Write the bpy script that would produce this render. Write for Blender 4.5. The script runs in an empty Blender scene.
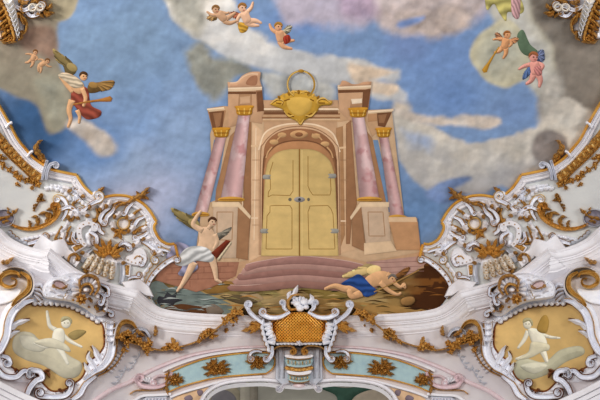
import bpy, math, random
import numpy as np
from mathutils import Vector
from mathutils.geometry import delaunay_2d_cdt
PI = math.pi
rnd = random.Random(7)
scene = bpy.context.scene
COL = scene.collection

# ------------------------------------------------------------------ the place
# A church nave: vertical walls on an oval plan up to Z0 above the eye, then a shallow vault.
A, B, Y0, Z0, H, NEXP = 17.2, 18.2, 4.0, 14.0, 7.0, 3.0
PITCH = math.radians(50.0)
FPX = 398.0
EYE = 1.6                                   # eye height above the church floor (world z = local z + EYE)
cP, sP = math.cos(PITCH), math.sin(PITCH)
AXIS = 299.0                                # the picture column of the nave's mirror plane

def rays(pp):
    pp = np.asarray(pp, float)
    x = pp[:, 0] - AXIS; y = 200.0 - pp[:, 1]
    d = np.stack([x, y * (-sP) + FPX * cP, y * cP + FPX * sP], 1)
    return d / np.linalg.norm(d, axis=1, keepdims=True)

def arr(p): return np.asarray(p, float).reshape(-1, 2)

def cr(pts, step=0.9, closed=False):
    p = arr(pts)
    if len(p) < 3 and not closed:
        n = max(2, int(np.linalg.norm(p[1] - p[0]) / step) + 1)
        t = np.linspace(0, 1, n)[:, None]
        return p[0] * (1 - t) + p[1] * t
    n = len(p); out = []
    segs = n if closed else n - 1
    for i in range(segs):
        if closed:
            a, b, c, d = p[(i - 1) % n], p[i], p[(i + 1) % n], p[(i + 2) % n]
        else:
            b, c = p[i], p[i + 1]
            a = p[i - 1] if i > 0 else 2 * b - c
            d = p[i + 2] if i + 2 < n else 2 * c - b
        k = max(2, int(np.linalg.norm(c - b) / step))
        for t in np.arange(k) / k:
            out.append(0.5 * (2 * b + (c - a) * t + (2 * a - 5 * b + 4 * c - d) * t * t + (3 * b - a - 3 * c + d) * t ** 3))
    if not closed: out.append(p[-1])
    return np.array(out)

def lin_path(pts, step=0.9):
    p = arr(pts); out = []
    for i in range(len(p) - 1):
        k = max(1, int(np.linalg.norm(p[i + 1] - p[i]) / step))
        for t in np.arange(k) / k: out.append(p[i] * (1 - t) + p[i + 1] * t)
    out.append(p[-1]); return np.array(out)

# the inner lip of the great cornice (left half), which the wall follows all round
TIP = [(-110, 96), (-60, 168), (-28, 206), (0, 230), (10, 239), (26, 247), (42, 251), (50, 249.5), (58, 256), (79, 272), (106, 283), (128, 289), (138, 291.5), (145, 298), (154, 305.5), (168, 311), (200, 314.5), (250, 316.5), (299, 317)]
tip_l = cr(TIP[:7], 2); tip_l = np.vstack([tip_l, lin_path(TIP[6:9], 2)[1:], cr(TIP[8:13], 2)[1:], cr(TIP[12:], 2)[1:]])
tip_r = tip_l[::-1].copy(); tip_r[:, 0] = 2 * AXIS - tip_r[:, 0]
tip = np.vstack([tip_l, tip_r[1:]])
_d = rays(tip_l); _q = (_d * (Z0 / _d[:, 2])[:, None])[:, :2]
_phi = np.arctan2(-_q[:, 0], _q[:, 1] - Y0); _r = np.hypot(_q[:, 0], _q[:, 1] - Y0) + 0.9
_o = np.argsort(_phi); _phi, _r = _phi[_o], _r[_o]
PHI = np.linspace(0, PI, 721)
_se = (np.abs(np.sin(PHI) / A) ** 2.5 + np.abs(np.cos(PHI) / B) ** 2.5) ** (-1 / 2.5)
_end = _phi[-1]; _fb = _se * (_r[-1] / np.interp(_end, PHI, _se))
RAD = np.where(PHI <= _end, np.interp(PHI, _phi, _r), _fb)
_k = np.exp(-(np.arange(-36, 37) / 13.0) ** 2); _k /= _k.sum()
RAD = np.convolve(np.concatenate([RAD[36:0:-1], RAD, RAD[-2:-38:-1]]), _k, 'valid')
def fimp(q):
    ph = np.arctan2(np.abs(q[:, 0]), q[:, 1] - Y0)
    u = np.hypot(q[:, 0], q[:, 1] - Y0) / np.interp(ph, PHI, RAD)
    return u ** 2 + (np.maximum(q[:, 2] - Z0, 0) / H) ** 2 - 1

def surf(pp, lift):
    """direction in the photo -> point on the nave's shell, moved towards the room by lift metres"""
    d = rays(pp)
    lo = np.zeros(len(d)); hi = np.full(len(d), 80.0)
    for _ in range(44):
        m = (lo + hi) / 2
        ins = fimp(d * m[:, None]) < 0
        lo = np.where(ins, m, lo); hi = np.where(ins, hi, m)
    t = (lo + hi) / 2
    q = d * t[:, None]
    e = 0.15
    g = np.stack([fimp(q + np.array(v) * e) - fimp(q - np.array(v) * e) for v in ((1, 0, 0), (0, 1, 0), (0, 0, 1))], 1)
    g /= np.maximum(np.linalg.norm(g, axis=1, keepdims=True), 1e-9)
    c = np.maximum(np.abs((g * d).sum(1)), 0.4)
    q = d * (t - np.asarray(lift, float) / c)[:, None]
    q[:, 2] += EYE
    return q

# ------------------------------------------------------------------ colour
def lin(c):
    c = np.asarray(c, float) / 255.0
    return np.where(c <= 0.04045, c / 12.92, ((c + 0.055) / 1.055) ** 2.4)

def nodes_of(name):
    m = bpy.data.materials.new(name); m.use_nodes = True
    nt = m.node_tree
    return m, nt, nt.nodes['Principled BSDF']

def stucco(name, c, rough=0.55, var=0.12, scale=3.0, bump=0.15, metal=0.0, spec=0.35, c2=None):
    m, nt, p = nodes_of(name)
    N, L = nt.nodes, nt.links
    tc = N.new('ShaderNodeTexCoord')
    nz = N.new('ShaderNodeTexNoise'); nz.inputs['Scale'].default_value = scale; nz.inputs['Detail'].default_value = 5
    L.new(tc.outputs['Object'], nz.inputs['Vector'])
    mx = N.new('ShaderNodeMix'); mx.data_type = 'RGBA'
    a = lin(c); b = lin(c2) if c2 is not None else a * (1 - 2 * var)
    mx.inputs[6].default_value = (*a, 1); mx.inputs[7].default_value = (*b, 1)
    rp = N.new('ShaderNodeMapRange'); rp.inputs[1].default_value = 0.35; rp.inputs[2].default_value = 0.7
    L.new(nz.outputs['Fac'], rp.inputs[0]); L.new(rp.outputs[0], mx.inputs[0])
    L.new(mx.outputs[2], p.inputs['Base Color'])
    p.inputs['Roughness'].default_value = rough; p.inputs['Metallic'].default_value = metal
    p.inputs['Specular IOR Level'].default_value = spec
    if bump:
        n2 = N.new('ShaderNodeTexNoise'); n2.inputs['Scale'].default_value = scale * 4
        L.new(tc.outputs['Object'], n2.inputs['Vector'])
        bp = N.new('ShaderNodeBump'); bp.inputs['Strength'].default_value = bump; bp.inputs['Distance'].default_value = 0.05
        L.new(n2.outputs['Fac'], bp.inputs['Height']); L.new(bp.outputs['Normal'], p.inputs['Normal'])
    return m

def paint_material():
    m, nt, p = nodes_of('fresco_paint')
    N, L = nt.nodes, nt.links
    at = N.new('ShaderNodeAttribute'); at.attribute_name = 'Col'
    tc = N.new('ShaderNodeTexCoord')
    mp = N.new('ShaderNodeMapping'); mp.inputs['Scale'].default_value = (1.0, 1.0, 1.0); mp.inputs['Rotation'].default_value = (0.3, 0.5, 0.7)
    L.new(tc.outputs['Object'], mp.inputs['Vector'])
    n1 = N.new('ShaderNodeTexNoise'); n1.inputs['Scale'].default_value = 1.1; n1.inputs['Detail'].default_value = 9; n1.inputs['Roughness'].default_value = 0.62; n1.inputs['Distortion'].default_value = 0.3
    L.new(mp.outputs['Vector'], n1.inputs['Vector'])
    r1 = N.new('ShaderNodeMapRange'); r1.inputs[1].default_value = 0.25; r1.inputs[2].default_value = 0.75
    r1.inputs[3].default_value = 0.87; r1.inputs[4].default_value = 1.11
    L.new(n1.outputs['Fac'], r1.inputs[0])
    ml = N.new('ShaderNodeMix'); ml.data_type = 'RGBA'; ml.blend_type = 'MULTIPLY'; ml.inputs[0].default_value = 1.0
    L.new(at.outputs['Color'], ml.inputs[6]); L.new(r1.outputs[0], ml.inputs[7])
    L.new(ml.outputs[2], p.inputs['Base Color'])
    p.inputs['Roughness'].default_value = 0.85; p.inputs['Specular IOR Level'].default_value = 0.1
    return m

M = {}
M['white'] = stucco('white_stucco', (238, 235, 238), var=0.04)
M['wall'] = stucco('wall_plaster', (218, 212, 212), var=0.05, scale=0.7, c2=(204, 197, 200))
M['cove'] = stucco('cove_plaster', (218, 219, 216), var=0.05, scale=0.8, c2=(204, 205, 204))
M['frame'] = stucco('blue_white_stucco', (246, 246, 250), var=0.06, scale=4, c2=(228, 230, 240))
M['grey'] = stucco('grey_stucco', (196, 198, 206), var=0.08, scale=3)
M['gold'] = stucco('gilding', (240, 184, 92), rough=0.36, metal=0.35, scale=9, bump=0.7, spec=0.5, c2=(146, 94, 32))  # dark mottle tone paints brown shadows between the yellow highlights
M['oldgold'] = stucco('dark_gilding', (216, 160, 76), rough=0.4, metal=0.35, scale=9, bump=0.8, spec=0.5, c2=(106, 66, 24))  # same painted shadow mottle, deeper
M['palegold'] = stucco('pale_gilding', (232, 196, 120), rough=0.4, metal=0.3, scale=5, bump=0.4, spec=0.5, c2=(186, 142, 66))
M['fillet'] = stucco('burnished_gilding', (252, 194, 84), rough=0.33, metal=0.35, scale=2, bump=0.1, spec=0.5, c2=(222, 152, 48))
M['mint'] = stucco('mint_plaster', (172, 200, 202), var=0.05, scale=2.5, c2=(156, 184, 192))
M['pink'] = stucco('pink_scagliola', (222, 196, 200), var=0.08, scale=4, c2=(232, 216, 218))
M['dark'] = stucco('shadow_brown', (92, 62, 34), var=0.1)  # brown standing for shade in the ring hollows, also on volute eyes
M['paint'] = paint_material()

# ------------------------------------------------------------------ mesh builder, in (picture column, row, lift)
MIR = False
def mx_(x): return 2 * AXIS - x if MIR else x


def normals(path, closed=False):
    if closed:
        t = np.roll(path, -1, 0) - np.roll(path, 1, 0)
    else:
        t = np.gradient(path, axis=0)
    t /= np.maximum(np.linalg.norm(t, axis=1, keepdims=True), 1e-9)
    return np.stack([-t[:, 1], t[:, 0]], 1)

def volute(path, r, side, turns=1.4, rend=0.18, step=0.7):
    """continue a path with a spiral curling to side (+1 / -1)"""
    n = normals(path)[-1] * side
    c = path[-1] + n * r
    a0 = math.atan2(-n[1], -n[0])
    t = path[-1] - path[-2]
    s = 1 if (n[0] * -t[1] + n[1] * t[0]) < 0 else -1
    # direction of turning so that the tangent agrees
    tx, ty = -math.sin(a0), math.cos(a0)
    s = 1 if tx * t[0] + ty * t[1] > 0 else -1
    k = max(10, int(turns * 2 * PI * r * 0.7 / step))
    out = []
    for i in range(1, k + 1):
        u = i / k; rr = r * (1 - (1 - rend) * u ** 0.8); an = a0 + s * turns * 2 * PI * u
        out.append(c + rr * np.array([math.cos(an), math.sin(an)]))
    return np.vstack([path, np.array(out)])

def scroll(pts, v0=None, v1=None, step=0.9):
    p = cr(pts, step)
    if v1: p = volute(p, *v1)
    if v0: p = volute(p[::-1], *v0)[::-1]
    return p

PROF = {
    'round': [(-1, 0), (-.85, .53), (-.5, .87), (0, 1), (.5, .87), (.85, .53), (1, 0)],
    'channel': [(-1, 0), (-.95, .75), (-.72, 1), (-.5, .72), (0, .58), (.5, .72), (.72, 1), (.95, .75), (1, 0)],
    'flat': [(-1, 0), (-.97, .8), (-.8, 1), (.8, 1), (.97, .8), (1, 0)],
    'ridge': [(-1, .25), (-.6, .65), (-.2, .8), (0, 1), (.2, .8), (.6, .65), (1, .25)],
    'low': [(-1, .15), (-.55, .75), (0, 1), (.55, .75), (1, .15)],
    'band': [(-1, 0), (-.98, 1), (-.72, 1), (-.66, .55), (-.2, .55), (-.1, .8), (.2, .8), (.3, .4), (1, .3), (1, 0)],
}

class MB:
    def __init__(s): s.v = []; s.f = []; s.c = []; s.n = 0
    def add(s, pts, lift, faces, cols=None):
        pts = np.asarray(pts, float); lift = np.broadcast_to(np.asarray(lift, float), (len(pts),))
        s.v.append(np.column_stack([pts, lift]))
        s.f += [tuple(i + s.n for i in f) for f in faces]
        s.c.append(np.broadcast_to(np.asarray(cols if cols is not None else (1, 1, 1), float), (len(pts), 3)))
        s.n += len(pts); return s
    def ribbon(s, path, w, h=0.15, base=0.0, prof='round', closed=False, foot=-0.03, taper=(0, 0)):
        path = np.asarray(path, float); n = len(path)
        t = np.linspace(0, 1, n)
        w = np.interp(t, np.linspace(0, 1, len(w)), w) if np.ndim(w) else np.full(n, float(w))
        h = np.interp(t, np.linspace(0, 1, len(h)), h) if np.ndim(h) else np.full(n, float(h))
        base = np.interp(t, np.linspace(0, 1, len(base)), base) if np.ndim(base) else np.full(n, float(base))
        if taper[0]: w = w * np.clip(t / taper[0], 0.06, 1) ** 0.7
        if taper[1]: w = w * np.clip((1 - t) / taper[1], 0.06, 1) ** 0.7
        nr = normals(path, closed)
        pr = list(PROF[prof])
        full = [(pr[0][0], None)] + pr + [(pr[-1][0], None)]
        k = len(full)
        P = np.concatenate([path + nr * (w * o)[:, None] for o, _ in full])
        Lf = np.concatenate([np.full(n, foot) if q is None else base + h * q for _, q in full])
        F = []
        m = n if closed else n - 1
        for j in range(k - 1):
            for i in range(m):
                a, b = j * n + i, j * n + (i + 1) % n
                F.append((a, b, b + n, a + n))
        if not closed:
            F.append(tuple(j * n for j in range(k))); F.append(tuple(j * n + n - 1 for j in range(k))[::-1])
        return s.add(P, Lf, F)
    def leaf(s, pts, w, h=0.2, base=0.0, lobes=4, rise=0.0, foot=-0.03, depth=0.4):
        path = cr(pts, 0.6); t = np.linspace(0, 1, len(path))
        env = np.clip(np.minimum(t / 0.18 + 0.25, 1), 0, 1) * np.clip((1 - t) * 2.2, 0.03, 1) ** 0.6
        ww = 1.2 * w * env * (1 - depth + depth * np.abs(np.sin(PI * lobes * t + 0.5)))
        return s.ribbon(path, ww, h, base=base + rise * t ** 2, prof='ridge', foot=foot)
    def blob(s, cx, cy, rx, ry=None, h=0.15, rot=0.0, base=0.0, seg=10, rings=3, foot=-0.03):
        ry = rx if ry is None else ry
        P = [(0, 0)]; Lf = [base + h]; F = []
        for j in range(1, rings + 1):
            a = j / rings * PI / 2
            for i in range(seg):
                b = 2 * PI * i / seg
                P.append((math.sin(a) * math.cos(b), math.sin(a) * math.sin(b))); Lf.append(base + h * math.cos(a))
        for i in range(seg):
            b = 2 * PI * i / seg; P.append((math.cos(b), math.sin(b))); Lf.append(foot)
        for i in range(seg): F.append((0, 1 + i, 1 + (i + 1) % seg))
        for j in range(rings):
            for i in range(seg):
                a = 1 + j * seg + i; b = 1 + j * seg + (i + 1) % seg
                F.append((a, a + seg, b + seg, b))
        P = np.array(P) * (rx, ry); c, q = math.cos(rot), math.sin(rot)
        P = np.column_stack([P[:, 0] * c - P[:, 1] * q + cx, P[:, 0] * q + P[:, 1] * c + cy])
        return s.add(P, Lf, F)
    def flower(s, cx, cy, r, h=0.2, petals=5, base=0.0, a0=0.0):
        """one rosette: a wavy-rimmed disc with raised petals and a domed heart, one closed piece"""
        seg = petals * 6; rad = (0, .22, .34, .6, .85, 1.0); P = [(cx, cy)]; Lf = [base + h * 1.0]; F = []
        for j, q in enumerate(rad[1:]):
            for i in range(seg):
                b = 2 * PI * i / seg + a0; wv = 0.5 + 0.5 * math.cos(petals * (b - a0))
                rr = r * q * (1 - (0.28 * (1 - wv) if j > 1 else 0))
                P.append((cx + rr * math.cos(b), cy + rr * math.sin(b)))
                Lf.append(base + h * ((.95, .45, .35 + .55 * wv, .3 + .6 * wv, .1 + .25 * wv)[j]))
        for i in range(seg):
            b = 2 * PI * i / seg + a0; wv = 0.5 + 0.5 * math.cos(petals * (b - a0)); rr = r * (1 - .28 * (1 - wv))
            P.append((cx + rr * math.cos(b), cy + rr * math.sin(b))); Lf.append(-0.03)
        for i in range(seg): F.append((0, 1 + i, 1 + (i + 1) % seg))
        for j in range(len(rad) - 1):
            for i in range(seg):
                a = 1 + j * seg + i; b = 1 + j * seg + (i + 1) % seg; F.append((a, a + seg, b + seg, b))
        return s.add(np.array(P), Lf, F)
    def shell(s, cx, cy, r, a0, a1, ribs=7, h=0.3, base=0.0, r0=0.12):
        """a fan of ribs with a scalloped rim, angles in picture degrees (0 right, 90 down)"""
        na = ribs * 6 + 1; rad = (r0, .35, .6, .8, .93, 1.0); P = []; Lf = []; F = []
        for j, q in enumerate(rad):
            for i in range(na):
                u = i / (na - 1); a = math.radians(a0 + (a1 - a0) * u); rb = abs(math.sin(PI * ribs * u))
                rr = r * q * (1 + (0.13 * rb * q ** 2))
                P.append((cx + rr * math.cos(a), cy + rr * math.sin(a)))
                Lf.append(base + h * ((0.5 + 0.5 * q) * (0.45 + 0.55 * rb) if j < len(rad) - 1 else 0.3))
        for j in (len(rad) - 1,):
            for i in range(na): P.append(P[j * na + i]); Lf.append(-0.03)
        for j in range(len(rad)):
            for i in range(na - 1):
                a = j * na + i; F.append((a, a + 1, a + 1 + na, a + na))
        return s.add(np.array(P), Lf, F)
    def plate(s, outline, h=0.1, base=0.0, bevel=0.6, foot=-0.03, top=None, res=None):
        o = np.asarray(outline, float)
        if area(o) < 0: o = o[::-1]
        n = len(o); nr = normals(o, True)
        inn = o + nr * bevel
        pts, tris = fill(inn, res)
        lf = np.full(len(pts), base + h) if top is None else base + top(pts)
        s.add(pts, lf, tris)
        i0 = s.n - len(pts)
        edge = base + h * 0.75 if top is None else base + top(inn) * 0.75
        F = [(i, (i + 1) % n, n + (i + 1) % n, n + i) for i in range(n)] + [(n + i, n + (i + 1) % n, 2 * n + (i + 1) % n, 2 * n + i) for i in range(n)]
        lt = np.full(n, base + h) if top is None else base + top(inn)
        return s.add(np.vstack([inn, o, o]), np.concatenate([lt, np.broadcast_to(edge, (n,)), np.full(n, foot)]), F)
    def patch(s, outline, lift, col, shade=0.0, w=3.0, L=(-.55, -.83), edge=0.0, res=1.0, vary=0.0, fn=None):
        """a painted area: flat paint on the plaster, with the painter's own modelling in the pigment"""
        o = np.asarray(outline, float)
        if np.linalg.norm(o[0] - o[-1]) < 1e-3: o = o[:-1]
        o = lin_path(np.vstack([o, o[:1]]), 2.0)[:-1]
        pts, tris = fill(o, res)
        c = np.broadcast_to(lin(col), (len(pts), 3)).copy()
        if fn is not None: c = fn(pts)
        if shade or edge:
            d, nn = poly_edge(pts, o)
            k = (nn @ np.array(L)) * np.exp(-d / w)
            c = c * (1 + shade * k)[:, None]
            if edge: c = c * (1 - edge * np.exp(-d / 0.6))[:, None]
        if vary: c = c * (1 + vary * (fbm(pts, 4.0, 5) - .5))[:, None]
        return s.add(pts, lift, tris, np.clip(c, 0.003, 1))
    def build(s, name, mat, parent=None, label=None, kind=None, smooth=True, autosm=True):
        V = np.vstack(s.v); C = np.vstack(s.c)
        if MIR: V[:, 0] = 2 * AXIS - V[:, 0]
        q = surf(V[:, :2], V[:, 2])
        F = [f[::-1] for f in s.f] if not MIR else s.f
        return raw_mesh(name, q, F, mat, parent, label, kind, C if mat is M['paint'] else None, smooth)

def raw_mesh(name, q, F, mat, parent=None, label=None, kind=None, C=None, smooth=True):
    org = np.array(parent['_o']) if parent is not None else q.mean(0)
    me = bpy.data.meshes.new(name); me.from_pydata((q - org).tolist(), [], F)
    me.materials.append(mat); me.validate(clean_customdata=False)
    if C is not None and len(C) == len(me.vertices):
        at = me.color_attributes.new('Col', 'FLOAT_COLOR', 'POINT')
        at.data.foreach_set('color', np.column_stack([C, np.ones(len(C))]).astype(np.float32).ravel())
    if smooth:
        me.polygons.foreach_set('use_smooth', [True] * len(me.polygons))
        me.set_sharp_from_angle(angle=math.radians(50))
    o = bpy.data.objects.new(name, me); COL.objects.link(o)
    o['_o'] = org.tolist()
    if parent is not None:
        o.parent = parent
    else:
        o.location = org
    if label: o['label'] = label
    if kind: o['kind'] = kind
    return o

def tag(o, label, cat, group=None):
    o['label'] = label; o['category'] = cat
    o['kind'] = 'thing'
    if group: o['group'] = group
    return o

def thing(name, px, py, label, cat, group=None, lift=0.0):
    o = bpy.data.objects.new(name, None); COL.objects.link(o); o.empty_display_size = 0.2
    q = surf(np.array([[mx_(px), py]]), [lift])[0]
    o.location = q; o['_o'] = q.tolist()
    return tag(o, label, cat, group)

# ------------------------------------------------------------------ 2D helpers
def area(o):
    x, y = o[:, 0], o[:, 1]
    return 0.5 * float(np.sum(x * np.roll(y, -1) - np.roll(x, -1) * y))

def inside(pts, o):
    x, y = pts[:, 0], pts[:, 1]; r = np.zeros(len(pts), bool); n = len(o); j = n - 1
    for i in range(n):
        xi, yi = o[i]; xj, yj = o[j]
        if yi != yj:
            r ^= ((yi > y) != (yj > y)) & (x < (xj - xi) * (y - yi) / (yj - yi) + xi)
        j = i
    return r

def poly_edge(pts, o):
    """distance to the outline and the outward direction of the nearest edge"""
    if area(o) < 0: o = o[::-1]
    best = np.full(len(pts), 1e9); nn = np.zeros((len(pts), 2))
    for i in range(len(o)):
        a, b = o[i], o[(i + 1) % len(o)]; e = b - a; l2 = max(e @ e, 1e-9)
        t = np.clip(((pts - a) @ e) / l2, 0, 1); d = np.linalg.norm(pts - a - t[:, None] * e, axis=1)
        m = d < best; best = np.where(m, d, best)
        nn[m] = np.array([e[1], -e[0]]) / math.sqrt(l2)
    return best, nn

def sdf(pts, o):
    d, _ = poly_edge(pts, o); return np.where(inside(pts, o), d, -d)

def fill(o, res=None):
    o = np.asarray(o, float); n = len(o); P = [Vector(p) for p in o]
    if res:
        lo, hi = o.min(0), o.max(0)
        gx, gy = np.meshgrid(np.arange(lo[0] + res / 2, hi[0], res), np.arange(lo[1] + res / 2, hi[1], res))
        g = np.column_stack([gx.ravel(), gy.ravel()]); g[:, 0] += (np.round(g[:, 1] / res) % 2) * res * 0.25
        if len(g):
            g = g[inside(g, o)]
            if len(g):
                d, _ = poly_edge(g, o); g = g[d > res * 0.35]
                P += [Vector(p) for p in g]
    v, e, f, *_ = delaunay_2d_cdt(P, [(i, (i + 1) % n) for i in range(n)], [], 1, 1e-4)
    v = np.array([(a.x, a.y) for a in v])
    tri = []
    for t in f:
        a, b, c = v[t[0]], v[t[1]], v[t[2]]
        tri.append(tuple(t) if (b[0] - a[0]) * (c[1] - a[1]) - (b[1] - a[1]) * (c[0] - a[0]) > 0 else tuple(t)[::-1])
    return v, tri

_rng = np.random.RandomState(3); _lat = _rng.rand(256, 256)
def vnoise(p, s, seed=0):
    q = p / s + seed * 17.3; i = np.floor(q).astype(int); f = q - i; f = f * f * (3 - 2 * f)
    a = _lat[i[:, 0] % 256, i[:, 1] % 256]; b = _lat[(i[:, 0] + 1) % 256, i[:, 1] % 256]
    c = _lat[i[:, 0] % 256, (i[:, 1] + 1) % 256]; d = _lat[(i[:, 0] + 1) % 256, (i[:, 1] + 1) % 256]
    return (a * (1 - f[:, 0]) + b * f[:, 0]) * (1 - f[:, 1]) + (c * (1 - f[:, 0]) + d * f[:, 0]) * f[:, 1]
def fbm(p, s, seed=0, o=4):
    r = 0; a = .5; t = 0
    for k in range(o): r = r + a * vnoise(p, s / 2 ** k, seed + k); t += a; a *= .5
    return r / t
def sstep(a, b, x): t = np.clip((x - a) / (b - a), 0, 1); return t * t * (3 - 2 * t)

def limb(pts, w, step=1.0):
    """the outline of a tapering limb"""
    p = cr(pts, step); t = np.linspace(0, 1, len(p)); ww = np.interp(t, np.linspace(0, 1, len(w)), w)
    n = normals(p); cap = p[-1] - p[-2]; cap = cap / max(np.linalg.norm(cap), 1e-6) * ww[-1] * .7
    return np.vstack([p + n * ww[:, None], [p[-1] + cap], (p - n * ww[:, None])[::-1]])

def ell(cx, cy, rx, ry=None, rot=0.0, n=18):
    ry = rx if ry is None else ry; a = np.linspace(0, 2 * PI, n, endpoint=False)
    x, y = rx * np.cos(a), ry * np.sin(a); c, s = math.cos(rot), math.sin(rot)
    return np.column_stack([cx + x * c - y * s, cy + x * s + y * c])

def grid(x0, x1, y0, y1, res, keep):
    nx, ny = int((x1 - x0) / res) + 1, int((y1 - y0) / res) + 1
    gx, gy = np.meshgrid(x0 + np.arange(nx) * res, y0 + np.arange(ny) * res)
    pts = np.column_stack([gx.ravel(), gy.ravel()])
    ij = (np.arange(ny - 1)[:, None] * nx + np.arange(nx - 1)[None]).ravel()
    cen = pts[ij] + res / 2; k = keep(cen); ij = ij[k]
    used = np.zeros(len(pts), bool)
    for d in (0, 1, nx, nx + 1): used[ij + d] = True
    idx = np.cumsum(used) - 1
    F = np.stack([idx[ij], idx[ij + 1], idx[ij + nx + 1], idx[ij + nx]], 1)
    return pts[used], [tuple(f) for f in F.tolist()]

EXPOSURE = -0.84
# ------------------------------------------------------------------ camera and light
cam = bpy.data.cameras.new('camera'); co = bpy.data.objects.new('camera', cam); COL.objects.link(co)
cam.sensor_width = 36; cam.lens = FPX * 36 / 600; cam.shift_x = (300 - AXIS) / 600
co.location = (0, 0, EYE); co.rotation_euler = (PI / 2 + PITCH, 0, 0); cam.clip_end = 200
scene.camera = co
wd = bpy.data.worlds.new('world'); scene.world = wd; wd.use_nodes = True
bg = wd.node_tree.nodes['Background']; bg.inputs[0].default_value = (1.0, 0.975, 0.985, 1); bg.inputs[1].default_value = 0.6
def area_lamp(name, loc, target, size, power, col=(1, 1, 1)):
    l = bpy.data.lights.new(name, 'AREA'); l.shape = 'RECTANGLE'; l.size, l.size_y = size; l.energy = power; l.color = col
    o = bpy.data.objects.new(name, l); COL.objects.link(o); o.location = loc
    o.rotation_euler = (Vector(target) - Vector(loc)).to_track_quat('-Z', 'Y').to_euler(); return o
# daylight through the tall nave windows: south side (stronger), north side, and the choir behind the viewer
area_lamp('daylight_south', (-15, -3, 8), (3, 18, 18), (4, 6), 5600, (1, .97, .93))
area_lamp('daylight_north', (15, -3, 8), (-3, 18, 18), (4, 6), 2400, (.95, .97, 1))
area_lamp('daylight_choir', (0, -14, 7), (0, 18, 16), (6, 6), 3200, (1, .98, .95))
area_lamp('daylight_loft', (0, 21.8, 6.5), (0, 27, 12), (7, 1.5), 260, (1, .98, .95))
scene.view_settings.view_transform = 'Standard'; scene.view_settings.look = 'None'
scene.view_settings.gamma = 1; scene.view_settings.exposure = EXPOSURE
scene.view_settings.use_curve_mapping = False

# ------------------------------------------------------------------ main lines (left half)
FIL = [(-60, 8), (-30, 62), (-10, 93), (0, 108), (9, 124), (17, 139), (25, 149), (33, 158), (42, 164.5), (50, 169.5), (64, 173), (76.5, 175.5)]
FIL2 = [(76.5, 175.5), (80.5, 182), (85, 188), (91, 193.5), (97, 197)]
FIL3 = [(97, 198.5), (105, 197.5), (115, 196), (124, 196.3), (131, 198), (142, 203.5), (150, 212), (156, 222)]
FIL4 = [(156, 222), (153.8, 226), (154.5, 231), (159, 239), (164, 243), (169, 244.8), (174.5, 244.5)]
fil = np.vstack([cr(FIL), cr(FIL2)[1:], cr(FIL3)[1:], cr(FIL4)[1:]])
edge_low = arr([(174.5, 244.5), (178, 257), (168, 262), (157, 271), (150, 280), (149, 292), (155, 303), (165, 313), (180, 322), (299, 328)])
left_edge = np.vstack([fil, edge_low])
right_edge = left_edge[::-1].copy(); right_edge[:, 0] = 2 * AXIS - right_edge[:, 0]
FRESCO = np.vstack([[(-170, -190)], [(-100, -60)], left_edge, right_edge[1:], [(2 * AXIS + 100, -60)], [(2 * AXIS + 170, -190)]])
ARCH = [(172, 480), (190, 430), (204, 402), (211, 392.5), (222, 386.5), (238, 383.6), (262, 382.6), (280, 384.5), (299, 386)]
arch_l = cr(ARCH); arch_r = arch_l[::-1].copy(); arch_r[:, 0] = 2 * AXIS - arch_r[:, 0]
arch_full = np.vstack([arch_l, arch_r[1:]])

# ------------------------------------------------------------------ shell
d = rays(tip); plan = (d * (Z0 / d[:, 2])[:, None])[:, :2]
def zsplit(cen):                                  # True where the shell is above the cornice
    q = surf(cen, np.zeros(len(cen))); return q[:, 2] - EYE > Z0 - 0.35
p, F = grid(-170, 768, -200, 330, 5, lambda c: zsplit(c))
mb = MB(); mb.add(p, 0.0, F); mb.build('ceiling', M['cove'], kind='structure')
p, F = grid(-170, 768, 100, 470, 2, lambda c: (~zsplit(c + [0, -4])) & ~inside(c, np.vstack([arch_full, [(440, 600), (158, 600)]])))
mb = MB(); mb.add(p, 0.0, F); mb.build('wall_west', M['wall'], kind='structure')

def sweep_world(name, plan, prof, mat, z0, kind='structure'):
    t = np.gradient(plan, axis=0); t /= np.linalg.norm(t, axis=1, keepdims=True)
    n = np.stack([-t[:, 1], t[:, 0]], 1)
    n *= np.sign(((plan - [0, 3]) * n).sum(1))[:, None]
    k = len(prof); N = len(plan)
    V = np.vstack([np.column_stack([plan + n * o, np.full(N, z0 + dz)]) for o, dz in prof])
    F = [(j * N + i, j * N + i + 1, (j + 1) * N + i + 1, (j + 1) * N + i) for j in range(k - 1) for i in range(N - 1)]
    o = raw_mesh(name, V, F, mat, kind=kind); return o
def arcp(o0, z0, o1, z1, hollow, k=5):
    r = []
    for i in range(k + 1):
        a = i / k * PI / 2
        r.append((o0 + (o1 - o0) * (1 - math.cos(a)), z0 + (z1 - z0) * math.sin(a)) if hollow else (o0 + (o1 - o0) * math.sin(a), z0 + (z1 - z0) * (1 - math.cos(a))))
    return r
prof = [(2.2, .16), (.02, .12), (0, .08), (0, -.10), (.07, -.12), (.07, -.17)] + arcp(.08, -.17, .30, -.42, True) + [(.36, -.42), (.36, -.50), (.46, -.52), (.46, -.60)] + \
       arcp(.47, -.60, .66, -.78, False) + [(.72, -.78), (.72, -.88)] + arcp(.74, -.88, .98, -1.06, True) + [(1.02, -1.07), (1.02, -1.16), (4.2, -1.2)]
prof = [(o * .76, dz * .76) for o, dz in prof]
sweep_world('trim_1', plan, prof, M['white'], Z0 + EYE)
# a narrow necking moulding on the wall under the cornice
# arch: reveal running back from the opening, and the painted vault of the organ loft beyond it
mbw = surf(arch_full, np.full(len(arch_full), 0.03)); back = mbw + np.array([0, .45, 0])
N = len(mbw)
raw_mesh('trim_2', np.vstack([mbw, back]), [(i, i + 1, N + i + 1, N + i) for i in range(N - 1)], M['white'], kind='structure')

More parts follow.
